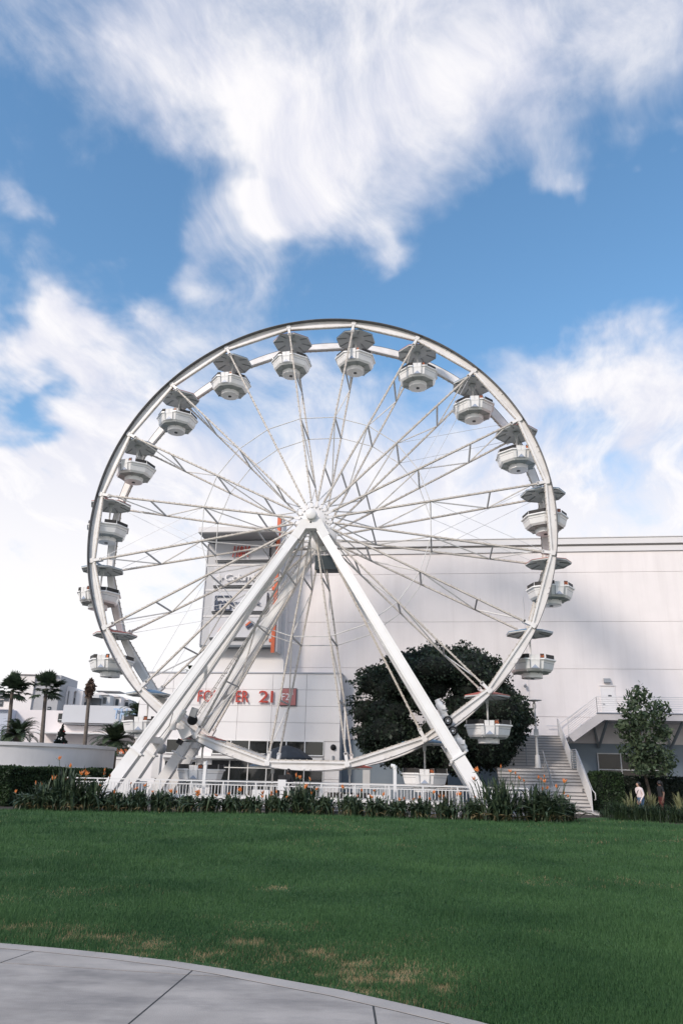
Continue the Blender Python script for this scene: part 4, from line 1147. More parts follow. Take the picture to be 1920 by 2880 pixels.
def limb_tree(t, trunk_h, r0, ends, m=BARK, lean=(0, 0)):
    tr = MB().tube([(0, 0, -.05), (lean[0] * .3, lean[1] * .3, trunk_h * .5), (lean[0], lean[1], trunk_h)], [r0 * 1.35, r0, r0 * .85], 10).build('trunk', m, t)
    for e in ends:
        mid = ((lean[0] + e[0]) / 2 + random.uniform(-.15, .15), (lean[1] + e[1]) / 2, trunk_h * .45 + e[2] * .55)
        MB().tube([(lean[0], lean[1], trunk_h - .1), mid, e], [r0 * .6, r0 * .4, r0 * .15], 7).build('limb', m, t)

# ---- big dark tree behind the right leg
tu, tv = 6.65, 9.0
big = site('ficus_tree', 'big dark rounded evergreen tree behind the right support leg', 'tree', tu, tv)
rnd = np.random.default_rng(3)
FIC = leafmat('ficus_leaf', (.012, .022, .015), (.046, .070, .042), scale=1.3, rough=.5, trans=.12, fine=5)
outline = [(985, 2000), (1010, 1900), (1060, 1880), (1125, 1838), (1200, 1822), (1290, 1815), (1350, 1835), (1400, 1870), (1435, 1950), (1470, 1990), (1484, 2030), (1468, 2080), (1435, 2120), (1405, 2150), (1300, 2165), (1150, 2170), (1060, 2140), (1005, 2080)]
oc = [uz(x, y, tv) for x, y in outline]
ctr = (np.mean([p[0] for p in oc]), 5.0)
lobes = []
for (a, z) in oc:
    for dv in (-1.9, 0, 1.9):
        t = .80 if dv == 0 else .62
        lobes.append((ctr[0] + (a - ctr[0]) * t - tu, dv + rnd.normal() * .3, ctr[1] + (z - ctr[1]) * t, 1.15 + .25 * rnd.random(), .8 + .2 * rnd.random()))
for _ in range(22):
    a = rnd.random() * 2 * PI; rr = 3.4 * rnd.random() ** .5
    lobes.append((ctr[0] - tu + rr * math.cos(a), -2.4 + .8 * rnd.random(), 5.0 + rr * .78 * math.sin(a), 1.0, .75))
for _ in range(150):      # twiggy outgrowths that break the outline
    a, z = oc[rnd.integers(len(oc))]; a2, z2 = oc[rnd.integers(len(oc))]
    i = rnd.integers(len(oc)); t_ = rnd.random(); a = oc[i][0] * (1 - t_) + oc[(i + 1) % len(oc)][0] * t_; z = oc[i][1] * (1 - t_) + oc[(i + 1) % len(oc)][1] * t_
    q = .90 + .12 * rnd.random()
    lobes.append((ctr[0] + (a - ctr[0]) * q - tu, rnd.normal() * 1.0, ctr[1] + (z - ctr[1]) * q, .22 + .3 * rnd.random(), .18 + .25 * rnd.random()))
nbig = len(lobes) - 150
C_ = np.concatenate([crown_points(lobes[:nbig], 52000, rnd, .74), crown_points(lobes[nbig:], 9000, rnd, .3)])
V, F = leaf_quads(C_, .105, rnd, flat=.2)
np_mesh('crown', V, F, FIC, big)
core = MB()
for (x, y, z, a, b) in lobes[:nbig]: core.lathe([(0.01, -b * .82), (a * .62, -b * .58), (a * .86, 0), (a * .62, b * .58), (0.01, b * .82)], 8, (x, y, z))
core.build('crown_shade_core', mat('crown_shade', (.010, .014, .010), .95), big)  # solid dark lobes fill the crown, its inner shade put into their colour
limb_tree(big, 2.2, .30, [(-2.5, -.5, 4.6), (2.4, .4, 4.8), (.2, -1.0, 5.5), (-1, 1, 5.8), (1.6, -1.6, 4.2)])

# ---- slender tree on the right
stu, stv = uz(1835, 2285, 5.2)[0] - .0, 5.2
sm = site('young_tree', 'slender young tree standing in front of the walkway at the right', 'tree', stu, stv)
YL = leafmat('young_leaf', (.024, .045, .026), (.11, .15, .08), scale=1.6, trans=.2, fine=6)
lob_px = [(1800, 1960, 34, 34), (1770, 2000, 32, 30), (1840, 2000, 34, 34), (1805, 2030, 45, 30), (1765, 2055, 34, 26), (1860, 2060, 26, 26), (1810, 2085, 45, 24), (1780, 2110, 40, 26), (1840, 2120, 44, 28), (1800, 2150, 40, 22), (1880, 2140, 30, 24), (1850, 2165, 40, 20), (1790, 2165, 20, 14), (1870, 2060, 18, 20), (1745, 2040, 16, 14)]
lobes = []
for (x, y, a, b) in lob_px:
    lu2, lz2 = uz(x, y, stv); sc_ = 43.0 / 2087
    lobes.append((lu2 - stu, rnd.normal() * .35, lz2, a * sc_ * 1.0, b * sc_ * 1.0))
C_ = crown_points(lobes, 3300, rnd, .3)
V, F = leaf_quads(C_, .12, rnd, flat=.35, elong=2.0)
np_mesh('crown', V, F, YL, sm)
limb_tree(sm, 2.3, .075, [(-.7, .1, 4.2), (.3, 0, 5.9), (-.5, .1, 5.3), (.6, -.2, 3.4), (-.2, 0, 4.9), (.1, .1, 2.9)], lean=(-.25, 0))

# ---- clipped hedges
HEDGE = leafmat('hedge_leaf', (.012, .028, .012), (.040, .072, .024), scale=2.2, trans=.15, fine=10)
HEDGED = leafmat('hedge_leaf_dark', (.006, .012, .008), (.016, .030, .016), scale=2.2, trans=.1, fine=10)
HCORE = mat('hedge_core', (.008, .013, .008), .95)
def hedge(label, p0, p1, depth, hgt, n, m=HEDGE, rz=None, size=.055):
    p0, p1 = np.array(p0), np.array(p1); L = np.linalg.norm(p1 - p0); a = math.atan2(p1[1] - p0[1], p1[0] - p0[0])
    t = thing('hedge', label, 'hedge', (p0[0], p0[1], 0), a)
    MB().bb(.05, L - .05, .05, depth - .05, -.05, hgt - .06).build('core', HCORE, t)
    r_ = np.random.default_rng(int(L * 100))
    areas = np.array([L * hgt, L * depth, depth * hgt, depth * hgt]); k = (n * areas / areas.sum()).astype(int)
    P = []
    def jit(kk): return r_.normal(size=kk) * .035
    P.append(np.stack([r_.random(k[0]) * L, jit(k[0]), r_.random(k[0]) * hgt], 1))
    P.append(np.stack([r_.random(k[1]) * L, r_.random(k[1]) * depth, hgt + jit(k[1])], 1))
    P.append(np.stack([jit(k[2]), r_.random(k[2]) * depth, r_.random(k[2]) * hgt], 1))
    P.append(np.stack([L + jit(k[3]), r_.random(k[3]) * depth, r_.random(k[3]) * hgt], 1))
    C2 = np.concatenate(P)
    C2[:, 1] += .03 * np.sin(C2[:, 0] * 3.1) ; C2[:, 2] += .025 * np.sin(C2[:, 0] * 2.3 + 1)
    V, F = leaf_quads(C2, size, r_, elong=1.5)
    np_mesh('foliage', V, F, m, t)
    return t
hl0 = ony(14, 2270, 34.6); hl1 = ony(330, 2180, 40.5)
hedge('dark clipped box hedge below the curved white wall at left', (hl0[0], hl0[1]), (hl1[0], hl1[1]), 1.3, 1.58, 26000)
a_ = S(14.42, 4.6); b_ = S(15.9, 4.6)
hedge('tall clipped hedge block at the foot of the stairs', (a_[0], a_[1]), (b_[0], b_[1]), 1.3, 2.0, 9000)
a_ = S(15.62, 6.3); b_ = S(27, 6.3)
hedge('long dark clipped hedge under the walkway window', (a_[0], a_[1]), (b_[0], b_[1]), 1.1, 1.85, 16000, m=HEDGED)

# ---- strap-leaf clumps
def strap(base, tip, w, droop, seg=4, tw=.0):
    """a tapering strap leaf from base to tip, arching by droop"""
    base, tip = np.array(base), np.array(tip); d = tip - base
    side = np.cross(d, [0, 0, 1.0]); s_n = np.linalg.norm(side); side = side / s_n if s_n > 1e-6 else np.array([1., 0, 0])
    a_r = random.uniform(-.9, .9); side = side * math.cos(a_r) + np.array([0, 0, 1.]) * math.sin(a_r) * .5
    V, F = [], []
    ctl = base + np.array([d[0] * .32, d[1] * .32, max(d[2], 0.05) * .75 + droop * 2.2])
    for i in range(seg + 1):
        t = i / seg; p = base * (1 - t) ** 2 + ctl * 2 * t * (1 - t) + tip * t * t
        ww = w * (math.sin(PI * min(1, .12 + t * .88)) ** .7) if t < 1 else 0.004
        V += [p - side * ww / 2, p + side * ww / 2]
    for i in range(seg): F.append((2*i, 2*i+1, 2*i+3, 2*i+2))
    return V, F
STREL = leafmat('strelitzia_leaf', (.018, .040, .026), (.105, .140, .078), scale=3.0, rough=.4, trans=.15, fine=8)
WITH = leafmat('withered_leaf', (.10, .075, .04), (.30, .24, .13), scale=5, trans=.1)
FLO = mat('flower_orange', (.60, .18, .04), .5, noise=.2, scale=9)
FLB = mat('flower_beak', (.13, .15, .10), .5)
def flower_mesh(seed):
    r_ = random.Random(seed); mb = MB()
    for k in range(6):
        a = r_.uniform(-.9, .9); ln = r_.uniform(.10, .19); az = r_.choice((-1, 1)) * r_.uniform(.0, .5)
        d = Vector((math.sin(a) * .8, az * .4, math.cos(a))).normalized(); s_ = d.cross(Vector((0, 1, .2))).normalized() * .028; n_ = Vector((0, .018, 0))
        p = Vector((0, 0, 0))
        mb.add([p, p + d * ln * .5 + s_, p + d * ln, p + d * ln * .5 - s_, p + d * ln * .5 + n_, p + d * ln * .5 - n_], [(0, 1, 4), (1, 2, 4), (2, 3, 4), (3, 0, 4), (1, 0, 5), (2, 1, 5), (3, 2, 5), (0, 3, 5)])
    return mesh_of(mb, 'flower', FLO)
FLM = [flower_mesh(i) for i in range(7)]
FLBM = mesh_of(MB().tube([(0, 0, -.02), (.2, 0, .03)], [.022, .004], 6), 'beak', FLB)
STEMM = mat('flower_stem', (.05, .075, .04), .6)
CL = [(75, 2279, 70, 70, 1), (120, 2281, 100, 105, 4), (185, 2282, 120, 160, 5), (252, 2283, 105, 120, 4), (318, 2284, 80, 85, 2), (382, 2285, 95, 92, 4), (455, 2286, 85, 90, 3), (520, 2287, 78, 78, 2), (585, 2288, 75, 80, 2),
      (648, 2288, 80, 78, 2), (705, 2289, 78, 74, 2), (775, 2290, 80, 78, 3), (845, 2291, 100, 110, 5), (912, 2294, 80, 85, 2), (985, 2297, 85, 92, 3), (1055, 2300, 85, 88, 3), (1120, 2302, 75, 78, 2), (1185, 2304, 78, 86, 3), (1255, 2306, 80, 86, 4),
      (1330, 2309, 85, 88, 3), (1405, 2312, 135, 165, 7), (1525, 2314, 160, 135, 9), (1585, 2312, 90, 100, 2)]
ORD = ['%s clump of bird-of-paradise in the bed, %s']
PLACE = ['at the far left by the hedge', 'second from the left, orange flowers against the hedge', 'tallest at the left, rising over the railing end', 'beside the left railing end', 'fifth from the left end of the bed', 'in front of the left leg feet, orange blooms low', 'just right of the left leg feet', 'in front of the left pipe post',
         'right of the left pipe post', 'below the left end of the umbrella', 'left of the operator podium', 'below the operator podium', 'at the middle, with the highest orange blooms there', 'right of the middle clump', 'below the lowest gondola on the right', 'left of the right pipe post', 'below the right pipe post', 'below gondola 16, left half',
         'below gondola 16, right half', 'left of the right leg foot', 'large, at the right railing end by the leg foot', 'large, in front of the stair foot', 'at the right end of the bed']
for i, (x, y, wpx, hpx, nf) in enumerate(CL):
    p = onz(x, y); p[1] += .45; p[0] += .45 * p[0] / p[1]
    mpp = p[1] / 2087.0 * .93
    W_, H_ = wpx * mpp, hpx * mpp * (.70 if hpx < 100 else .78)
    t = thing('bird_of_paradise', 'leafy green clump of bird-of-paradise ' + PLACE[i], 'plant', tuple(p), 0, 'bird-of-paradise clumps along the railing')
    r_ = random.Random(i * 13 + 5); V, F = [], []
    nl = int(60 + 85 * W_)
    for k in range(nl):
        a = r_.uniform(0, 2 * PI); q = r_.random()
        b0 = (r_.gauss(0, W_ * .16), r_.gauss(0, .16), 0)
        sp = W_ * .62 * (.15 + .95 * q)
        tz = H_ * r_.uniform(.45, 1.0) * (1 - .75 * q * q)
        tip = (b0[0] + sp * math.cos(a), b0[1] + sp * .8 * math.sin(a), max(.12, tz))
        v_, f_ = strap(b0, tip, r_.uniform(.06, .125), .04 + .2 * q, 6)
        k0 = len(V); V += [tuple(z_) for z_ in v_]; F += [tuple(j + k0 for j in f2) for f2 in f_]
    np_mesh('leaves', np.array(V), np.array(F), STREL, t)
    V, F = [], []
    for k in range(int(5 + 9 * W_)):          # withered outer leaves
        a = r_.uniform(PI, 2 * PI); b0 = (r_.gauss(0, W_ * .2), r_.gauss(-.1, .12), .02)
        v_, f_ = strap(b0, (b0[0] + W_ * .4 * math.cos(a), b0[1] + .3 * math.sin(a), r_.uniform(.03, .25)), r_.uniform(.04, .08), .12, 4)
        k0 = len(V); V += [tuple(z_) for z_ in v_]; F += [tuple(j + k0 for j in f2) for f2 in f_]
    np_mesh('withered_leaves', np.array(V), np.array(F), WITH, t)
    for k in range(nf):
        fx = r_.uniform(-.5, .5) * W_; fz = H_ * r_.uniform(.75, 1.12); fy = r_.uniform(-.4, .3)
        o_ = link('flower', FLM[r_.randrange(7)], t, loc=(fx, fy, fz), rot=(0, r_.uniform(-.3, .3), r_.uniform(0, 6.28)))
        s_ = r_.uniform(.75, 1.3); o_.scale = (s_, s_, s_)
        link('beak', FLBM, o_)
        MB().tube([(fx * .5, fy * .5, H_ * .3), (fx * .9, fy, fz * .75), (fx, fy, fz)], .012, 5).build('stem', STEMM, t)
# ---- flax and grassy clumps at the right
FLAX = leafmat('flax_leaf', (.16, .18, .085), (.36, .35, .19), scale=4, trans=.15, fine=14)
MONDO = leafmat('mondo_leaf', (.014, .032, .018), (.050, .078, .034), scale=3, trans=.15, fine=12)
for lab, x, Y, W_, H_ in (('yellow-striped flax with upright blades left of the person in pink', 1775, 36.0, 1.2, 1.25), ('yellow-striped flax behind the person in pink', 1830, 37.6, 1.1, 1.2), ('yellow-striped flax at the right edge of the picture', 1915, 35.8, 1.3, 1.2)):
    p = ony(x, 2290, Y); r_ = random.Random(x)
    t = thing('flax_plant', lab, 'plant', (p[0], p[1], 0), 0, 'striped flax plants by the walkway hedge'); V, F = [], []
    for k in range(46):
        a = r_.uniform(0, 2 * PI); q = r_.random(); b0 = (r_.gauss(0, .08), r_.gauss(0, .08), 0)
        tip = (b0[0] + W_ * .55 * q * math.cos(a), b0[1] + W_ * .5 * q * math.sin(a), H_ * r_.uniform(.7, 1.05) * (1 - .35 * q * q))
        v_, f_ = strap(b0, tip, r_.uniform(.05, .075), .04, 4); k0 = len(V); V += [tuple(z_) for z_ in v_]; F += [tuple(j + k0 for j in f2) for f2 in f_]
    np_mesh('leaves', np.array(V), np.array(F), FLAX, t)
MP = [(1745, 35.0, 1.5, .95), (1800, 34.6, 1.3, .88), (1850, 34.2, 1.5, .88), (1900, 33.8, 1.4, .86), (1965, 33.6, 1.4, .86), (1700, 37.5, .5, .3)]
ML = ['leftmost of the row, by the stair hedge', 'in front of the striped flax', 'in front of the person in pink', 'in front of the person in dark red', 'cut by the right edge of the picture', 'small, at the stair foot']
for i, (x, Y, W_, H_) in enumerate(MP):
    p = ony(x, 2300, Y); r_ = random.Random(i + 77)
    t = thing('lily_turf', 'mounded dark green grassy clump ' + ML[i], 'plant', (p[0], p[1], 0), 0, 'grassy clumps along the lawn edge'); V, F = [], []
    for k in range(int(260 * W_)):
        a = r_.uniform(0, 2 * PI); q = r_.random() ** .7; b0 = (r_.gauss(0, W_ * .2), r_.gauss(0, .2), 0)
        tip = (b0[0] + .5 * q * math.cos(a), b0[1] + .45 * q * math.sin(a), H_ * r_.uniform(.45, 1.0) * (1 - .4 * q))
        v_, f_ = strap(b0, tip, r_.uniform(.018, .03), .12, 3); k0 = len(V); V += [tuple(z_) for z_ in v_]; F += [tuple(j + k0 for j in f2) for f2 in f_]
    np_mesh('leaves', np.array(V), np.array(F), MONDO, t)
# small marker post in the bed
mk = onz(1437, 2308)
t = thing('bed_marker', 'short dark bollard with white cap between the two large right clumps', 'bollard', tuple(mk + np.array([0, .3, 0])))
MB().bb(-.1, .1, -.1, .1, 0, .62).build('shaft', mat('bollard_dark', (.05, .06, .06), .6), t)
MB().bb(-.085, .085, -.085, .085, .621, .82).build('cap', FW, t)

# ================================================================== curved white wall at the left
CW = mat('curved_wall_stucco', (.66, .64, .635), .75, noise=.05, scale=.8, dirt=(.46, .45, .45), dirt_amt=.5, dirt_scale=(.9, .9, .25))
cwx, cwy, cwr = -16.95, 41.6, 5.0
zt_l = float(ony(0, 2085, 36.8)[2])
cw = thing('curved_wall', 'curved white stucco ramp wall with rounded coping at left behind the hedge', 'wall', (cwx, cwy, 0))
N = 40; P1, P2 = [], []
def arcw(r_, z_, a0=-3.3, a1=.9): return [(r_ * math.cos(a0 + (a1 - a0) * i / N), r_ * math.sin(a0 + (a1 - a0) * i / N), z_) for i in range(N + 1)]
def ring_wall(r0, r1, z0, z1):
    mb = MB(); A = [arcw(r1, z0), arcw(r1, z1), arcw(r0, z1), arcw(r0, z0)]
    for q in range(4):
        a, b = A[q], A[(q + 1) % 4]; vs = a + b; mb.add(vs, [(i, i + 1, N + 2 + i, N + 1 + i) for i in range(N)], True)
    mb.add([A[q][-1] for q in range(4)], [(0, 1, 2, 3)]); mb.add([A[q][0] for q in range(4)], [(0, 1, 2, 3)])
    return mb
ring_wall(cwr - .3, cwr, 0, zt_l - .16).build('wall', CW, cw)
ring_wall(cwr - .38, cwr + .08, zt_l - .158, zt_l).build('coping', CW, cw)
ring_wall(cwr - .02, cwr + .05, 1.50, 1.66).build('base_trim', CW, cw)
# ================================================================== people
def person(name, label, loc, rz, height, joints, radii, edges, bodymat, extra=None):
    """one continuous body grown with a skin modifier over a joint graph"""
    t = thing(name, label, 'person', loc, rz)
    names = list(joints); idx = {n: i for i, n in enumerate(names)}
    me = bpy.data.meshes.new('body'); me.from_pydata([joints[n] for n in names], [(idx[a], idx[b]) for a, b in edges], [])
    o = link('body', me, t)
    sk = o.modifiers.new('skin', 'SKIN'); sk.use_smooth_shade = True
    for i, n in enumerate(names):
        r_ = radii[n]; me.skin_vertices[0].data[i].radius = (r_, r_) if not hasattr(r_, '__len__') else r_
    me.skin_vertices[0].data[idx['pelvis']].use_root = True
    ss = o.modifiers.new('sub', 'SUBSURF'); ss.levels = 2; ss.render_levels = 2
    dg = bpy.context.evaluated_depsgraph_get(); ev = o.evaluated_get(dg); me2 = bpy.data.meshes.new_from_object(ev)
    o.modifiers.clear(); o.data = me2; bpy.data.meshes.remove(me)
    for p_ in me2.polygons: p_.use_smooth = True
    me2.materials.clear()
    for m_ in bodymat['mats']: me2.materials.append(m_)
    for p_ in me2.polygons: p_.material_index = bodymat['pick'](p_.center)
    return t
SKIN = mat('skin', (.42, .25, .18), .55, noise=.04)
SKIND = mat('skin_dark', (.18, .10, .07), .55, noise=.04)
HAIR = mat('hair_dark', (.012, .010, .010), .5, noise=.2, scale=20)
PINK = mat('pink_blouse', (.78, .66, .64), .8, noise=.05, scale=6)
JEANS = mat('blue_jeans', (.10, .17, .28), .85, noise=.15, scale=9)
BLACKC = mat('black_cloth', (.015, .016, .018), .85, noise=.2, scale=8)
MAROON = mat('maroon_cloth', (.10, .025, .022), .85, noise=.2, scale=8)
E_BODY = [('pelvis', 'waist'), ('waist', 'chest'), ('chest', 'neck'), ('neck', 'head'), ('head', 'crown'), ('chest', 'sh_l'), ('sh_l', 'el_l'), ('el_l', 'wr_l'), ('wr_l', 'ha_l'), ('chest', 'sh_r'), ('sh_r', 'el_r'), ('el_r', 'wr_r'), ('wr_r', 'ha_r'),
          ('pelvis', 'hip_l'), ('hip_l', 'kn_l'), ('kn_l', 'an_l'), ('an_l', 'to_l'), ('pelvis', 'hip_r'), ('hip_r', 'kn_r'), ('kn_r', 'an_r'), ('an_r', 'to_r')]
def body_joints(h, stride=.18, arm=.08, lean=.03, stout=1.0):
    s = h / 1.7
    J = dict(pelvis=(0, 0, .93), waist=(0, lean * .4, 1.08), chest=(0, lean, 1.30), neck=(0, lean * 1.3, 1.45), head=(0, lean * 1.6 + .015, 1.56), crown=(0, lean * 1.6 + .01, 1.645),
             sh_l=(-.17, lean, 1.38), el_l=(-.235, lean - arm * .4, 1.10), wr_l=(-.235, lean + arm, .87), ha_l=(-.23, lean + arm * 1.3, .77), sh_r=(.17, lean, 1.38), el_r=(.235, lean - arm, 1.10), wr_r=(.235, lean - arm * .6, .87), ha_r=(.23, lean - arm * .5, .77),
             hip_l=(-.09, 0, .88), kn_l=(-.10, stride * .6, .49), an_l=(-.10, stride * .55, .09), to_l=(-.11, stride * .55 + .15, .035), hip_r=(.09, 0, .88), kn_r=(.10, -stride * .1, .49), an_r=(.10, -stride * .9, .12), to_r=(.11, -stride * .9 + .14, .035))
    Rr = dict(pelvis=.125, waist=.115, chest=.13, neck=.055, head=.085, crown=.07, sh_l=.06, el_l=.045, wr_l=.032, ha_l=.03, sh_r=.06, el_r=.045, wr_r=.032, ha_r=.03, hip_l=.09, kn_l=.06, an_l=.042, to_l=.035, hip_r=.09, kn_r=.06, an_r=.042, to_r=.035)
    return {k: tuple(q * s for q in v) for k, v in J.items()}, {k: (v * s * (stout if k in ('pelvis', 'waist', 'chest', 'hip_l', 'hip_r', 'sh_l', 'sh_r') else 1), v * s * (stout * .85 if k in ('pelvis', 'waist', 'chest') else 1)) for k, v in Rr.items()}
def hair_cap(t, h, lean, m, long=False):
    s = h / 1.7; c = Vector((0, lean * 1.6 * s, 1.585 * s)); mb = MB(); prof = []
    for i in range(9):
        a = -PI / 2 + .9 + (PI - .9) * i / 8; prof.append((.108 * s * math.cos(a) + .001, .118 * s * math.sin(a)))
    mb.lathe(prof, 16, tuple(c + Vector((0, -.015, 0))))
    if long: mb.tube([tuple(c + Vector((0, -.06, .03))), tuple(c + Vector((0, -.10, -.10))), tuple(c + Vector((0, -.09, -.24)))], [.09 * s, .085 * s, .03 * s], 12)
    mb.build('hair', m, t)
def face(t, h, lean, m):
    s = h / 1.7; y = lean * 1.6 * s + .092 * s; z = 1.58 * s
    f_ = MB().tube([(0, y - .01, z + .01), (0, y + .022, z - .03)], [.008, .014], 6)
    f_.build('nose', m, t)
    for q in (-1, 1):
        MB().lathe([(0.001, -.008), (.010, 0), (.001, .008)], 8, (q * .032 * s, y - .008, z + .012), axis='y').build('eye', BLACKC, t)
        MB().lathe([(.001, -.02), (.02, 0), (.001, .02)], 8, (q * .088 * s, y - .09, z - .01)).build('ear', m, t)
    MB().bb(-.022 * s, .022 * s, y - .012, y + .004, z - .062 * s, z - .052 * s).build('mouth', mat('lips', (.25, .10, .09), .5), t)
def hand(t, J, side, m):
    """palm and five bent fingers at the wrist"""
    w_, h_ = Vector(J['wr_' + side]), Vector(J['ha_' + side]); d = (h_ - w_).normalized(); f = Vector((0, 1, 0)); f = (f - d * f.dot(d)).normalized(); o_ = d.cross(f)
    q = -1 if side == 'l' else 1
    mb = MB().bar(h_ - d * .03, h_ + d * .055, .032, .075, up=f)
    for i, ln in enumerate((.062, .075, .07, .052)):
        b = h_ + d * .05 + f * (.028 - .019 * i); m1 = b + d * ln * .55 + o_ * .006; e_ = m1 + d * ln * .4 - o_ * q * .018
        mb.tube([b, m1, e_], [.0095, .009, .007], 6)
    b = h_ - d * .005 + f * .035; mb.tube([b, b + d * .03 + f * .025, b + d * .06 + f * .028], [.011, .010, .008], 6)
    mb.build('hand', m, t)
# woman in pink
Hh = 1.60; p = ony(1806, 2290, 36.6)
J, Rr = body_joints(Hh, .20, .14, .07, 1.45)
t = person('person', 'person in pale pink top and blue jeans walking left past striped flax', (p[0], p[1], .0), 1.9, Hh, J, Rr, E_BODY, dict(mats=[PINK, JEANS, SKIN], pick=lambda c: 1 if c[2] < .93 and abs(c[0]) < .19 else (2 if c[2] > 1.37 and abs(c[0]) < .12 else 0)))
hair_cap(t, Hh, .05, HAIR); face(t, Hh, .05, SKIN); hand(t, J, 'l', SKIN); hand(t, J, 'r', SKIN)
bag = MB().tube([(-.13, .10, 1.32), (-.02, .17, 1.18), (.14, .14, .98), (.24, .02, .86)], .014, 6).tube([(-.13, .02, 1.33), (0, -.12, 1.2), (.14, -.12, 1.0), (.24, -.02, .86)], .014, 6)
bg_ = thing('shoulder_bag', 'small black shoulder bag with strap carried by the person in pink', 'bag', (p[0], p[1], 0), 1.9)
bag.build('strap', BLACKC, bg_); MB().bb(.22, .30, -.14, .12, .66, .86).build('pouch', BLACKC, bg_)
# person in black and maroon
Hh = 1.68; p = ony(1864, 2290, 37.4)
J, Rr = body_joints(Hh, .16, .06, .02, 1.2)
t = person('person', 'person in black top and dark red bottoms in the shade at right', (p[0], p[1], 0), 1.75, Hh, J, Rr, E_BODY, dict(mats=[BLACKC, MAROON, SKIND], pick=lambda c: 1 if c[2] < .95 and abs(c[0]) < .19 else (2 if (c[2] > 1.44 and abs(c[0]) < .12) or (c[2] < 1.18 and abs(c[0]) > .19) else 0)))
hair_cap(t, Hh, .02, HAIR, True); face(t, Hh, .02, SKIND); hand(t, J, 'l', SKIND); hand(t, J, 'r', SKIND)
# ride operator
Hh = 1.72; pu_, pz_ = uz(811, 2180, -.35); p = S(pu_ + .03, -.35, .12)
J, Rr = body_joints(Hh, .03, .10, .05, 1.1)
J['el_l'] = (-.24, .05, 1.10); J['wr_l'] = (-.20, .26, 1.02); J['ha_l'] = (-.19, .33, 1.03); J['el_r'] = (.24, .05, 1.10); J['wr_r'] = (.20, .26, 1.02); J['ha_r'] = (.19, .33, 1.03)
t = person('person', 'ride operator in black standing behind the white podium', tuple(p), PI + YAW - .3, Hh, J, Rr, E_BODY, dict(mats=[BLACKC, BLACKC, SKIND], pick=lambda c: 2 if c[2] > 1.46 and abs(c[0]) < .12 else 0))
hair_cap(t, Hh, .05, HAIR, True); face(t, Hh, .05, SKIND); hand(t, J, 'l', SKIND); hand(t, J, 'r', SKIND)
# ================================================================== far left: mall wing, flats, palms
def PX(x, y, Y): p = ony(x, y, Y); return p[0], p[2]
def Z0(x, y): return x / 4.126, 1870 + y / 4.126          # pixel of an enlarged crop -> photo pixel
MY = 95.0
mall = thing('mall_wing', 'pale mall wing with grey panel front and blue letters, far left', 'building', (0, MY, 0))
MW = mat('mall_wall', (.80, .735, .715), .8, noise=.03, scale=.3, dirt=(.6, .56, .56), dirt_amt=.4, dirt_scale=(.3, .3, .06))
MG = mat('mall_grey_panel', (.60, .60, .61), .6, noise=.03, scale=.3)
MLV = mat('mall_lavender', (.50, .53, .60), .7, noise=.03, scale=.3)
def mbox(parent, x0, y0, x1, y1, m, nm, Y=MY, dv=0.0, depth=6.0, zmin=None):
    X0, Zt = PX(*Z0(x0, y0), Y + dv); X1, Zb = PX(*Z0(x1, y1), Y + dv)
    return MB().bb(X0, X1, dv, dv + depth, Zb if zmin is None else zmin, Zt).build(nm, m, parent)
mbox(mall, -420, 505, 110, 700, MLV, 'side_wall', dv=-1.5, depth=7.4, zmin=0)
mbox(mall, -420, 496, 150, 520, MW, 'parapet', dv=-2.0, depth=.4)
mbox(mall, 115, 516, 742, 790, MW, 'front_wall', dv=0, zmin=3.0)
mbox(mall, 745, 462, 1760, 690, MG, 'panel_front', dv=-2.0, depth=7.9)
mbox(mall, 735, 700, 1760, 800, MW, 'fascia', dv=-1.2, depth=7.1, zmin=4.2)
mbox(mall, 400, 788, 1760, 803, FRAME, 'canopy', dv=-3.5, depth=4.0)
mbox(mall, 380, 800, 780, 940, MLV, 'recess_wall', dv=1.0, zmin=0)
gz = mbox(mall, 780, 812, 1500, 960, GLASSD, 'shop_window', dv=.8, depth=.3, zmin=0)
for x in (780, 855, 940, 1025, 1110, 1200): mbox(gz, x - 3, 812, x + 3, 960, FRAME, 'mullion', dv=.6, depth=.19, zmin=0)
mbox(gz, 780, 884, 1500, 892, FRAME, 'transom', dv=.65, depth=.14)
w_ = mbox(mall, 684, 562, 738, 662, GLASSD, 'window', dv=-.2, depth=.19)
mbox(w_, 684, 632, 738, 640, FRAME, 'transom', dv=-.3, depth=.09)
mbox(mall, 742, 690, 1760, 700, mat('panel_trim', (.20, .20, .21), .6), 'panel_trim', dv=-2.1, depth=.5)
BLUEL = mat('letter_blue', (.42, .56, .74), .45)
X0, Zt = PX(*Z0(1328, 505), MY - 2.4); X1, Zb = PX(*Z0(1470, 632), MY - 2.4)
ts = thing('mall_sign', 'pale blue raised letters starting TH on the mall wing', 'sign', (0, MY - 2.2, 0))
letters('TH', X0, X1, Zb, Zt, -.25, .3, BLUEL, ts, gap=.12)
letters('E', X1 + .5, X1 + 2.2, Zb, Zt, -.25, .3, BLUEL, ts)
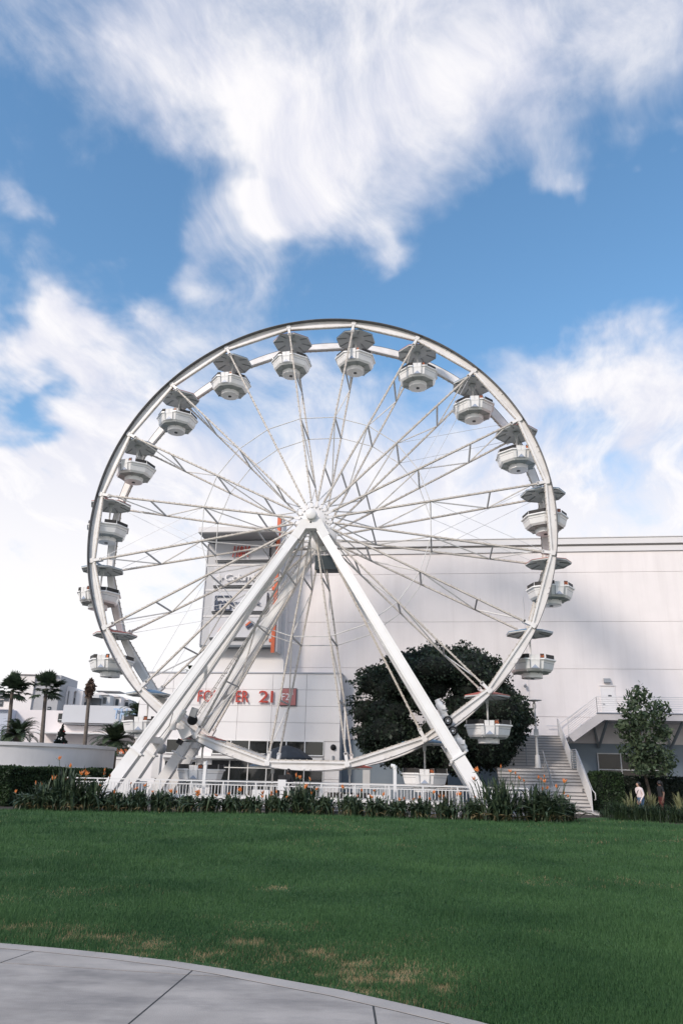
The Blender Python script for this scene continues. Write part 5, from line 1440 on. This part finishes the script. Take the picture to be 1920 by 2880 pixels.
# flats behind
AY = 150.0
flats = thing('apartment_building', 'cream and grey apartment block with tower and arched roofs, far left', 'building', (0, AY, 0))
AW = mat('flats_cream', (.80, .75, .72), .8, noise=.03, scale=.2)
AG = mat('flats_grey_brick', (.42, .415, .42), .8, noise=.06, scale=2.0)
AGL = mat('flats_grey_light', (.60, .60, .60), .8, noise=.04, scale=.3)
def abox(parent, x0, y0, x1, y1, m, nm, dv=0.0, depth=8.0, zmin=None): return mbox(parent, x0, y0, x1, y1, m, nm, AY, dv, depth, zmin)
GWIN = mat('flats_window', (.05, .06, .07), .15, noise=.2)
abox(flats, -200, 300, 170, 560, AW, 'left_wing', dv=2, zmin=0)
abox(flats, 165, 118, 345, 560, AW, 'tower_front', dv=-4, depth=10, zmin=0)
abox(flats, 345, 112, 655, 560, AG, 'tower_side', dv=-3.6, depth=9.6, zmin=0)
abox(flats, 160, 100, 660, 118, AW, 'tower_parapet', dv=-4.4, depth=11)
abox(flats, 640, 300, 925, 560, AGL, 'middle_wing', dv=1, zmin=0)
def arch_roof(x0, x1, y_e, y_t, dv, depth, m, nm):
    A = PX(*Z0(x0, y_e), AY + dv); B = PX(*Z0(x1, y_e), AY + dv); T = PX(*Z0((x0 + x1) / 2, y_t), AY + dv)
    pts = [(A[0] + (B[0] - A[0]) * i / 10, A[1] + (B[1] - A[1]) * i / 10 + (T[1] - (A[1] + B[1]) / 2) * math.sin(PI * i / 10)) for i in range(11)]
    return MB().prism(pts[:] , dv, dv + depth).build(nm, m, flats)
arch_roof(640, 940, 305, 248, 0.4, 8, AW, 'arched_roof')
for x in (640, 745, 800, 895):
    abox(flats, x, 300, x + 28, 560, AW, 'column', dv=.3, depth=.68, zmin=0)
abox(flats, 640, 452, 925, 472, AW, 'floor_band', dv=.35, depth=.6)
for (x0, y0, x1, y1) in ((690, 330, 742, 360), (690, 400, 742, 448), (800, 335, 850, 365), (815, 385, 862, 448), (665, 480, 742, 530), (1350, 700, 1351, 701)):
    if x0 > 1300: continue
    ww = abox(flats, x0, y0, x1, y1, GWIN, 'window', dv=.8, depth=.19)
    abox(ww, (x0 + x1) / 2 - 2, y0, (x0 + x1) / 2 + 2, y1, FRAME, 'mullion', dv=.7, depth=.09)
for (x0, y0, x1, y1, dv) in ((0, 318, 38, 390, 1.8), (0, 405, 28, 480, 1.8), (60, 340, 100, 420, 1.8), (566, 330, 608, 388, -3.8), (556, 484, 584, 528, -3.8)):
    ww = abox(flats, x0, y0, x1, y1, GWIN, 'window', dv=dv, depth=.19)
    abox(ww, x0, (y0 + y1) / 2 - 2, x1, (y0 + y1) / 2 + 2, FRAME, 'transom', dv=dv - .1, depth=.09)
abox(flats, 905, 300, 945, 480, AW, 'corner', dv=.2, depth=8, zmin=0)
abox(flats, 940, 345, 1150, 500, mat('flats_dark_recess', (.14, .15, .155), .8), 'balcony_recess', dv=3, zmin=0)
abox(flats, 920, 340, 1150, 382, AGL, 'balcony_roof', dv=1.6, depth=8)
ba = abox(flats, 920, 430, 1060, 470, DARK, 'balcony_front', dv=1.8, depth=.2)
ww = abox(flats, 965, 400, 1020, 462, GWIN, 'window', dv=2.8, depth=.19)
for i, (x0, x1, yt) in enumerate(((1085, 1260, 318), (1255, 1390, 340), (1385, 1490, 378))):
    abox(flats, x0, yt + 28, x1, 560, AGL if i % 2 == 0 else AW, 'right_wing', dv=4 + 3 * i, zmin=0)
    arch_roof(x0 - 6, x1 + 6, yt + 30, yt, 3.6 + 3 * i, 8, AW, 'arched_roof')
    for q in (.25, .68):
        xx = x0 + (x1 - x0) * q; w2 = abox(flats, xx, yt + 55, xx + 24, yt + 130, GWIN, 'window', dv=3.8 + 3 * i, depth=.19)
abox(flats, 1085, 296, 1390, 304, AGL, 'roof_terrace', dv=9, depth=6)
# small white kiosk with orange banner between wall and legs
KY = 62.0
kio = thing('white_kiosk', 'white panelled kiosk with orange banner, seen between curved wall and legs', 'kiosk', (0, KY, 0))
def kbox(x0, y0, x1, y1, m, nm, dv=0.0, depth=3.0, zmin=None, par=None):
    A = PX(x0, y0, KY + dv); B = PX(x1, y1, KY + dv); return MB().bb(A[0], B[0], dv, dv + depth, B[1] if zmin is None else zmin, A[1]).build(nm, m, par or kio)
kbox(310, 2127, 470, 2200, WP, 'wall', zmin=0)
kbox(305, 2122, 475, 2126.5, FRAME, 'shelf', dv=-.2, depth=3.4)
kbox(315, 2137, 470, 2138, JOINT, 'panel_joint', dv=-.02, depth=.018)
bn = kbox(318, 2106, 460, 2121.5, mat('banner_orange', (.68, .16, .05), .6), 'banner', dv=.2, depth=.1)
A = PX(326, 2111, KY + .15); B = PX(366, 2120, KY + .15)
letters('re in', A[0], B[0], B[1], A[1], .17, .02, WHL, bn)
A = PX(400, 2110, KY + .15); B = PX(412, 2121, KY + .15)
letters('de', A[0], B[0], B[1], A[1], .17, .02, WHL, bn)
bt = thing('blue_cloth', 'folded white and blue awning cloth between the two left legs', 'awning', tuple(S(*[uz(385, 2150, 3.6)[0], 3.6, 0])), YAW)
A = uz(357, 2182, 3.6); B = uz(398, 2135, 3.6); o_u = uz(385, 2150, 3.6)[0]
MB().bar((A[0] - o_u, 0, A[1]), ((A[0] + (B[0] - A[0]) * .75) - o_u, 0, A[1] + (B[1] - A[1]) * .75), .42, .1).build('awning_sheet', FW, bt)
MB().bar(((A[0] + (B[0] - A[0]) * .76) - o_u, 0, A[1] + (B[1] - A[1]) * .76), (B[0] - o_u, 0, B[1]), .42, .1).build('blue_end', mat('cloth_blue', (.04, .16, .36), .7), bt)
MB().bb(-.5, .6, -.1, .3, .1, uz(357, 2185, 3.6)[1] - .2).build('stand', FW, bt)

# ---- palms
PALM = leafmat('fan_palm_leaf', (.018, .034, .020), (.085, .120, .065), scale=1.2, trans=.15, fine=5)
PHX = leafmat('date_palm_leaf', (.020, .038, .022), (.10, .135, .07), scale=1.2, trans=.15, fine=5)
TRK = mat('palm_trunk', (.15, .125, .105), .9, noise=.3, scale=5, bump=.8, bump_scale=14)
def fan_palm(label, base_px, top_px, Y, rc):
    b = ony(*base_px, Y); tp = ony(*top_px, Y)
    t = thing('fan_palm', label, 'palm tree', (b[0], Y, 0), 0, 'tall fan palms beyond the curved wall')
    dx = tp[0] - b[0]; zt = tp[2]; zb = 0
    MB().tube([(-dx * .6, 0, 0), (0, 0, b[2]), (dx * .6, 0, b[2] + (zt - b[2]) * .55), (dx, 0, zt)], [.24, .2, .17, .15], 10).build('trunk', TRK, t)
    r_ = random.Random(int(base_px[0])); 
    for k in range(44):
        a = r_.uniform(0, 2 * PI); el = r_.uniform(-.55, 1.5); ln = rc * r_.uniform(.25, .65)
        d = np.array([math.cos(a) * math.cos(el), math.sin(a) * math.cos(el), math.sin(el)])
        c0 = np.array([dx, 0, zt]) + d * .1; c1 = c0 + d * ln + np.array([0, 0, -.12 * ln])
        V, F = [], []
        up = np.cross(d, np.cross([0, 0, 1.], d)); up /= np.linalg.norm(up) + 1e-9; sd_ = np.cross(d, up)
        k0 = 0; V += [tuple(c0 + sd_ * .015), tuple(c0 - sd_ * .015), tuple(c1 - sd_ * .015), tuple(c1 + sd_ * .015)]; F.append((0, 1, 2, 3))
        for j in range(15):
            th = (j - 7) / 7 * 1.5; fd = d * math.cos(th) + sd_ * math.sin(th) + up * r_.uniform(-.12, .12); L = rc * r_.uniform(.42, .60) * (1 - .12 * abs(th))
            pm = c1 + fd * L * .55; pe = c1 + fd * L + np.array([0, 0, -.22 * L * (.3 + abs(th) * .4)]); ws = np.cross(fd, up); ws = ws / (np.linalg.norm(ws) + 1e-9) * .085
            q = len(V); V += [tuple(c1), tuple(pm + ws), tuple(pe), tuple(pm - ws)]; F.append((q, q+1, q+2, q+3))
        np_mesh('frond', np.array(V), np.array(F), PALM, t)
    return t
fan_palm('tall fan palm at the left edge of the picture', (23, 2083), (36, 1940), 72, 1.75)
fan_palm('tall fan palm second from left, beside the christmas tree', (118, 2088), (131, 1936), 72, 1.75)
# bare palm
b = ony(239, 2093, 66); tp = ony(252, 1950, 66); t = thing('bare_palm', 'bare palm trunk with shaggy dead tuft and no green fronds', 'palm tree', (b[0], 66, 0))
dx = tp[0] - b[0]
MB().tube([(-dx * .5, 0, 0), (0, 0, b[2]), (dx, 0, tp[2])], [.2, .17, .14], 10).build('trunk', TRK, t)
rr_ = np.random.default_rng(5); top = ony(254, 1911, 66)
zc = np.linspace(tp[2] - .3, top[2], 500); rad = np.interp((zc - zc[0]) / (zc[-1] - zc[0]), [0, .3, .7, 1], [.2, .42, .36, .04])
aa = rr_.random(500) * 2 * PI
Cc = np.stack([dx + rad * np.cos(aa) * rr_.random(500) ** .4, rad * np.sin(aa), zc], 1)
V, F = leaf_quads(Cc, .16, rr_, flat=.75, elong=2.4)
np_mesh('dead_tuft', V, F, mat('dead_frond', (.13, .085, .06), .9, noise=.35, scale=7), t)
MB().tube([(dx, 0, tp[2] - .4), (dx, 0, top[2] - .1)], [.16, .05], 8).build('spear', TRK, t)
def date_palm(label, px, Y, rc, n=46, trunk=True, zbase=0.0, low=-.35):
    c = ony(*px, Y); t = thing('date_palm', label, 'palm tree', (c[0], Y, zbase), 0)
    h_ = c[2] - zbase
    if trunk: MB().tube([(0, 0, 0), (0, 0, h_)], [.3, .26], 10).build('trunk', TRK, t)
    r_ = random.Random(int(px[0]) + 3)
    for k in range(n):
        a = r_.uniform(0, 2 * PI); el = r_.uniform(low, 1.35); L = rc * r_.uniform(.85, 1.1); V, F = [], []
        hd = np.array([math.cos(a), math.sin(a), 0]); side = np.array([-hd[1], hd[0], 0]); seg = 9; pts = []
        for i in range(seg + 1):
            s_ = i / seg; ee = el - s_ * s_ * (1.0 + .3 * el)
            pts.append((np.array([0, 0, h_]) if i == 0 else pts[-1] + (hd * math.cos(ee) + np.array([0, 0, math.sin(ee)])) * L / seg))
        for i in range(1, seg + 1):
            p = pts[i]; dd = pts[i] - pts[i-1]; dd = dd / np.linalg.norm(dd); ll = L * .27 * math.sin(PI * (.18 + .75 * i / seg))
            for f_ in (0, .33, .66):
                pp = pts[i-1] + (pts[i] - pts[i-1]) * f_
                for q in (-1, 1):
                    tip = pp + side * q * ll * .8 + dd * ll * .75 + np.array([0, 0, .10 * ll - .02]); mid = (pp + tip) / 2; w2 = dd * .055
                    k0 = len(V); V += [tuple(pp), tuple(mid + w2), tuple(tip), tuple(mid - w2)]; F.append((k0, k0+1, k0+2, k0+3))
            k0 = len(V); V += [tuple(pts[i-1] + side * .02), tuple(pts[i-1] - side * .02), tuple(p - side * .015), tuple(p + side * .015)]; F.append((k0, k0+1, k0+2, k0+3))
        np_mesh('frond', np.array(V), np.array(F), PHX, t)
    return t
date_palm('low bushy date palm at the left edge over the curved wall', (52, 2066), 60, 2.0)
date_palm('bushy date palm behind the end of the curved wall', (322, 2085), 56, 2.1)
date_palm('date palm behind the lower left gondola', (395, 2012), 60, 2.0)
date_palm('small palm on the storefront roof behind the left legs', (541, 1890), 56.0, .75, n=22, trunk=True, zbase=8.4, low=0)
# christmas tree
xb = ony(170, 2092, 62); xt = ony(170, 2036, 62)
xm = thing('christmas_tree', 'dark christmas tree dotted with white and red baubles', 'christmas tree', (xb[0], 62, 0))
rr_ = np.random.default_rng(9); n = 9000; u_ = rr_.random(n) ** .55; hgt_ = xt[2]; zc = hgt_ * (1 - u_ * .98); ra = 1.75 * u_ * (.75 + .25 * np.sin(zc * 9)) * rr_.random(n) ** .35; aa = rr_.random(n) * 2 * PI
V, F = leaf_quads(np.stack([ra * np.cos(aa), ra * np.sin(aa), zc], 1), .13, rr_, flat=.3, elong=1.8)
np_mesh('needles', V, F, leafmat('fir_needle', (.006, .012, .009), (.018, .028, .02), scale=3, trans=.05), xm)
MB().tube([(0, 0, 0), (0, 0, hgt_ * .9)], [.12, .03], 8).build('trunk', BARK, xm)
bm1 = mesh_of(MB().lathe([(.001, -.07), (.065, -.03), (.065, .03), (.001, .07)], 8), 'bauble', mat('bauble_white', (.75, .73, .70), .25)); bm2 = mesh_of(MB().lathe([(.001, -.07), (.065, -.03), (.065, .03), (.001, .07)], 8), 'bauble', mat('bauble_red', (.45, .05, .04), .25))
for i in range(110):
    q = rr_.random() ** .55; a = -PI / 2 + rr_.uniform(-1.5, 1.5); zc_ = hgt_ * (1 - q * .97); r2 = 1.75 * q * .95
    link('bauble', bm1 if i % 3 else bm2, xm, loc=(r2 * math.cos(a), r2 * math.sin(a), zc_))

# ================================================================== grass
def grass_blades(name, n, sampler, hgt, wid, m, label, bend=.5, seed=1):
    r_ = np.random.default_rng(seed); P, hs = sampler(r_, n); n = len(P)
    dist = np.linalg.norm(P, axis=1)
    az = r_.random(n) * 2 * PI; lean = np.abs(r_.normal(size=n)) * bend
    d = np.stack([np.cos(az) * lean, np.sin(az) * lean, np.ones(n)], 1); d /= np.linalg.norm(d, axis=1)[:, None]
    L = hgt * hs * (.55 + .75 * r_.random(n)) * np.clip(dist / 14, .9, 1.7)
    W_ = wid * np.clip(dist / 8, 1, 4.5)
    sa = r_.random(n) * 2 * PI; s_ = np.stack([np.cos(sa), np.sin(sa), np.zeros(n)], 1) * (W_ / 2)[:, None]
    B = np.concatenate([P, np.zeros((n, 1))], 1)
    V = np.stack([B - s_, B + s_, B + d * L[:, None]], 1).reshape(-1, 3); F = np.arange(3 * n).reshape(n, 3)
    o = np_mesh(name, V, F, m); tag(o, label, 'grass', kind='stuff'); return o
wx = np.array([p[0] for p in WALK]); wy = np.array([p[1] for p in WALK]); ex = np.array([p[0] for p in LAWN_EDGE]); ey = np.array([p[1] for p in LAWN_EDGE])
def vnoise(P, s, seed):
    r2 = np.random.default_rng(seed); G = r2.random((256, 256)); q = P * s + 100; i = np.floor(q).astype(int); f = q - i; f = f * f * (3 - 2 * f)
    g = lambda a, b: G[(i[:, 0] + a) % 256, (i[:, 1] + b) % 256]
    return (g(0, 0) * (1 - f[:, 0]) + g(1, 0) * f[:, 0]) * (1 - f[:, 1]) + (g(0, 1) * (1 - f[:, 0]) + g(1, 1) * f[:, 0]) * f[:, 1]
DRY = [(120, 2612, .55, .10), (290, 2640, .7, .10), (400, 2672, .3, .1), (600, 2690, .35, .12), (560, 2706, .3, .1), (700, 2655, .3, .08), (880, 2688, .35, .12), (960, 2722, .45, .16), (1060, 2725, .5, .16), (1150, 2745, .45, .12), (1010, 2765, .3, .1), (780, 2500, .3, .1), (800, 2668, .2, .1), (1240, 2790, .25, .08), (80, 2612, .3, .07), (196, 2642, .35, .08), (422, 2658, .3, .08), (392, 2679, .22, .08), (588, 2710, .25, .09), (650, 2684, .25, .08), (814, 2722, .3, .1), (790, 2694, .3, .1), (931, 2735, .3, .1), (1100, 2760, .35, .1), (1180, 2750, .3, .09), (1080, 2800, .3, .07), (1220, 2830, .3, .06)]
DC = np.array([onz(x, y)[:2] for x, y, a, b in DRY])
DRX = np.array([(a, b) for _, _, a, b in DRY]) * np.array([1.0, 2.6])
def drymask(P):
    m_ = np.zeros(len(P))
    for c, (a, b) in zip(DC, DRX): m_ = np.maximum(m_, np.exp(-(((P[:, 0] - c[0]) / a) ** 2 + ((P[:, 1] - c[1]) / b) ** 2)))
    far_ = np.clip((vnoise(P * np.array([.5, 1.2]), .55, 4) * .6 + vnoise(P, 2.2, 6) * .4 - .66) * 3.0, 0, .30)
    return np.maximum(m_ * (.15 + 1.2 * vnoise(P, 7, 8)), far_)
def lawn_sampler(dry, ymax):
    def f(r_, n):
        u_ = r_.random(n); y0_, y1_ = 5.6, ymax
        Y = 1 / (1 / y0_ + u_ * (1 / y1_ - 1 / y0_)); k = (r_.random(n) - .5) * 1.06
        P = np.stack([Y * k, Y], 1)
        yl = np.interp(P[:, 0], wx, wy); yf = np.interp(P[:, 0], ex, ey)
        ok = (P[:, 1] > yl - .05 * vnoise(P, 9, 21) ** 2) & (P[:, 1] < yf)
        dm = drymask(P); q = r_.random(n)
        ok &= (q < dm) if dry else (q > dm * 1.1)
        edge_gap = vnoise(P, 3, 3) * .18
        ok &= (P[:, 1] - yl > edge_gap) | (r_.random(n) < .25)
        P = P[ok]; hs = .55 + .9 * vnoise(P, 1.4, 11) ** 1.5 + .25 * vnoise(P, 5, 12)
        if dry: hs *= .7
        return P, hs
    return f
def blade_mat(name, c1, c2, c3):
    m = leafmat(name, c1, c2, scale=.38, rough=.6, trans=.22, fine=45)
    return m
GB = blade_mat('grass_blade', (.020, .066, .025), (.086, .178, .062), None)
DB = blade_mat('straw_blade', (.24, .17, .09), (.46, .35, .20), None)
grass_blades('grass', 620000, lawn_sampler(False, 34), .055, .0055, GB, 'mown green lawn grass between the path and the planting bed', .45, 1)
grass_blades('dry_grass', 300000, lawn_sampler(True, 34), .05, .006, DB, 'dry straw-coloured grass patches along the path edge', .9, 2)
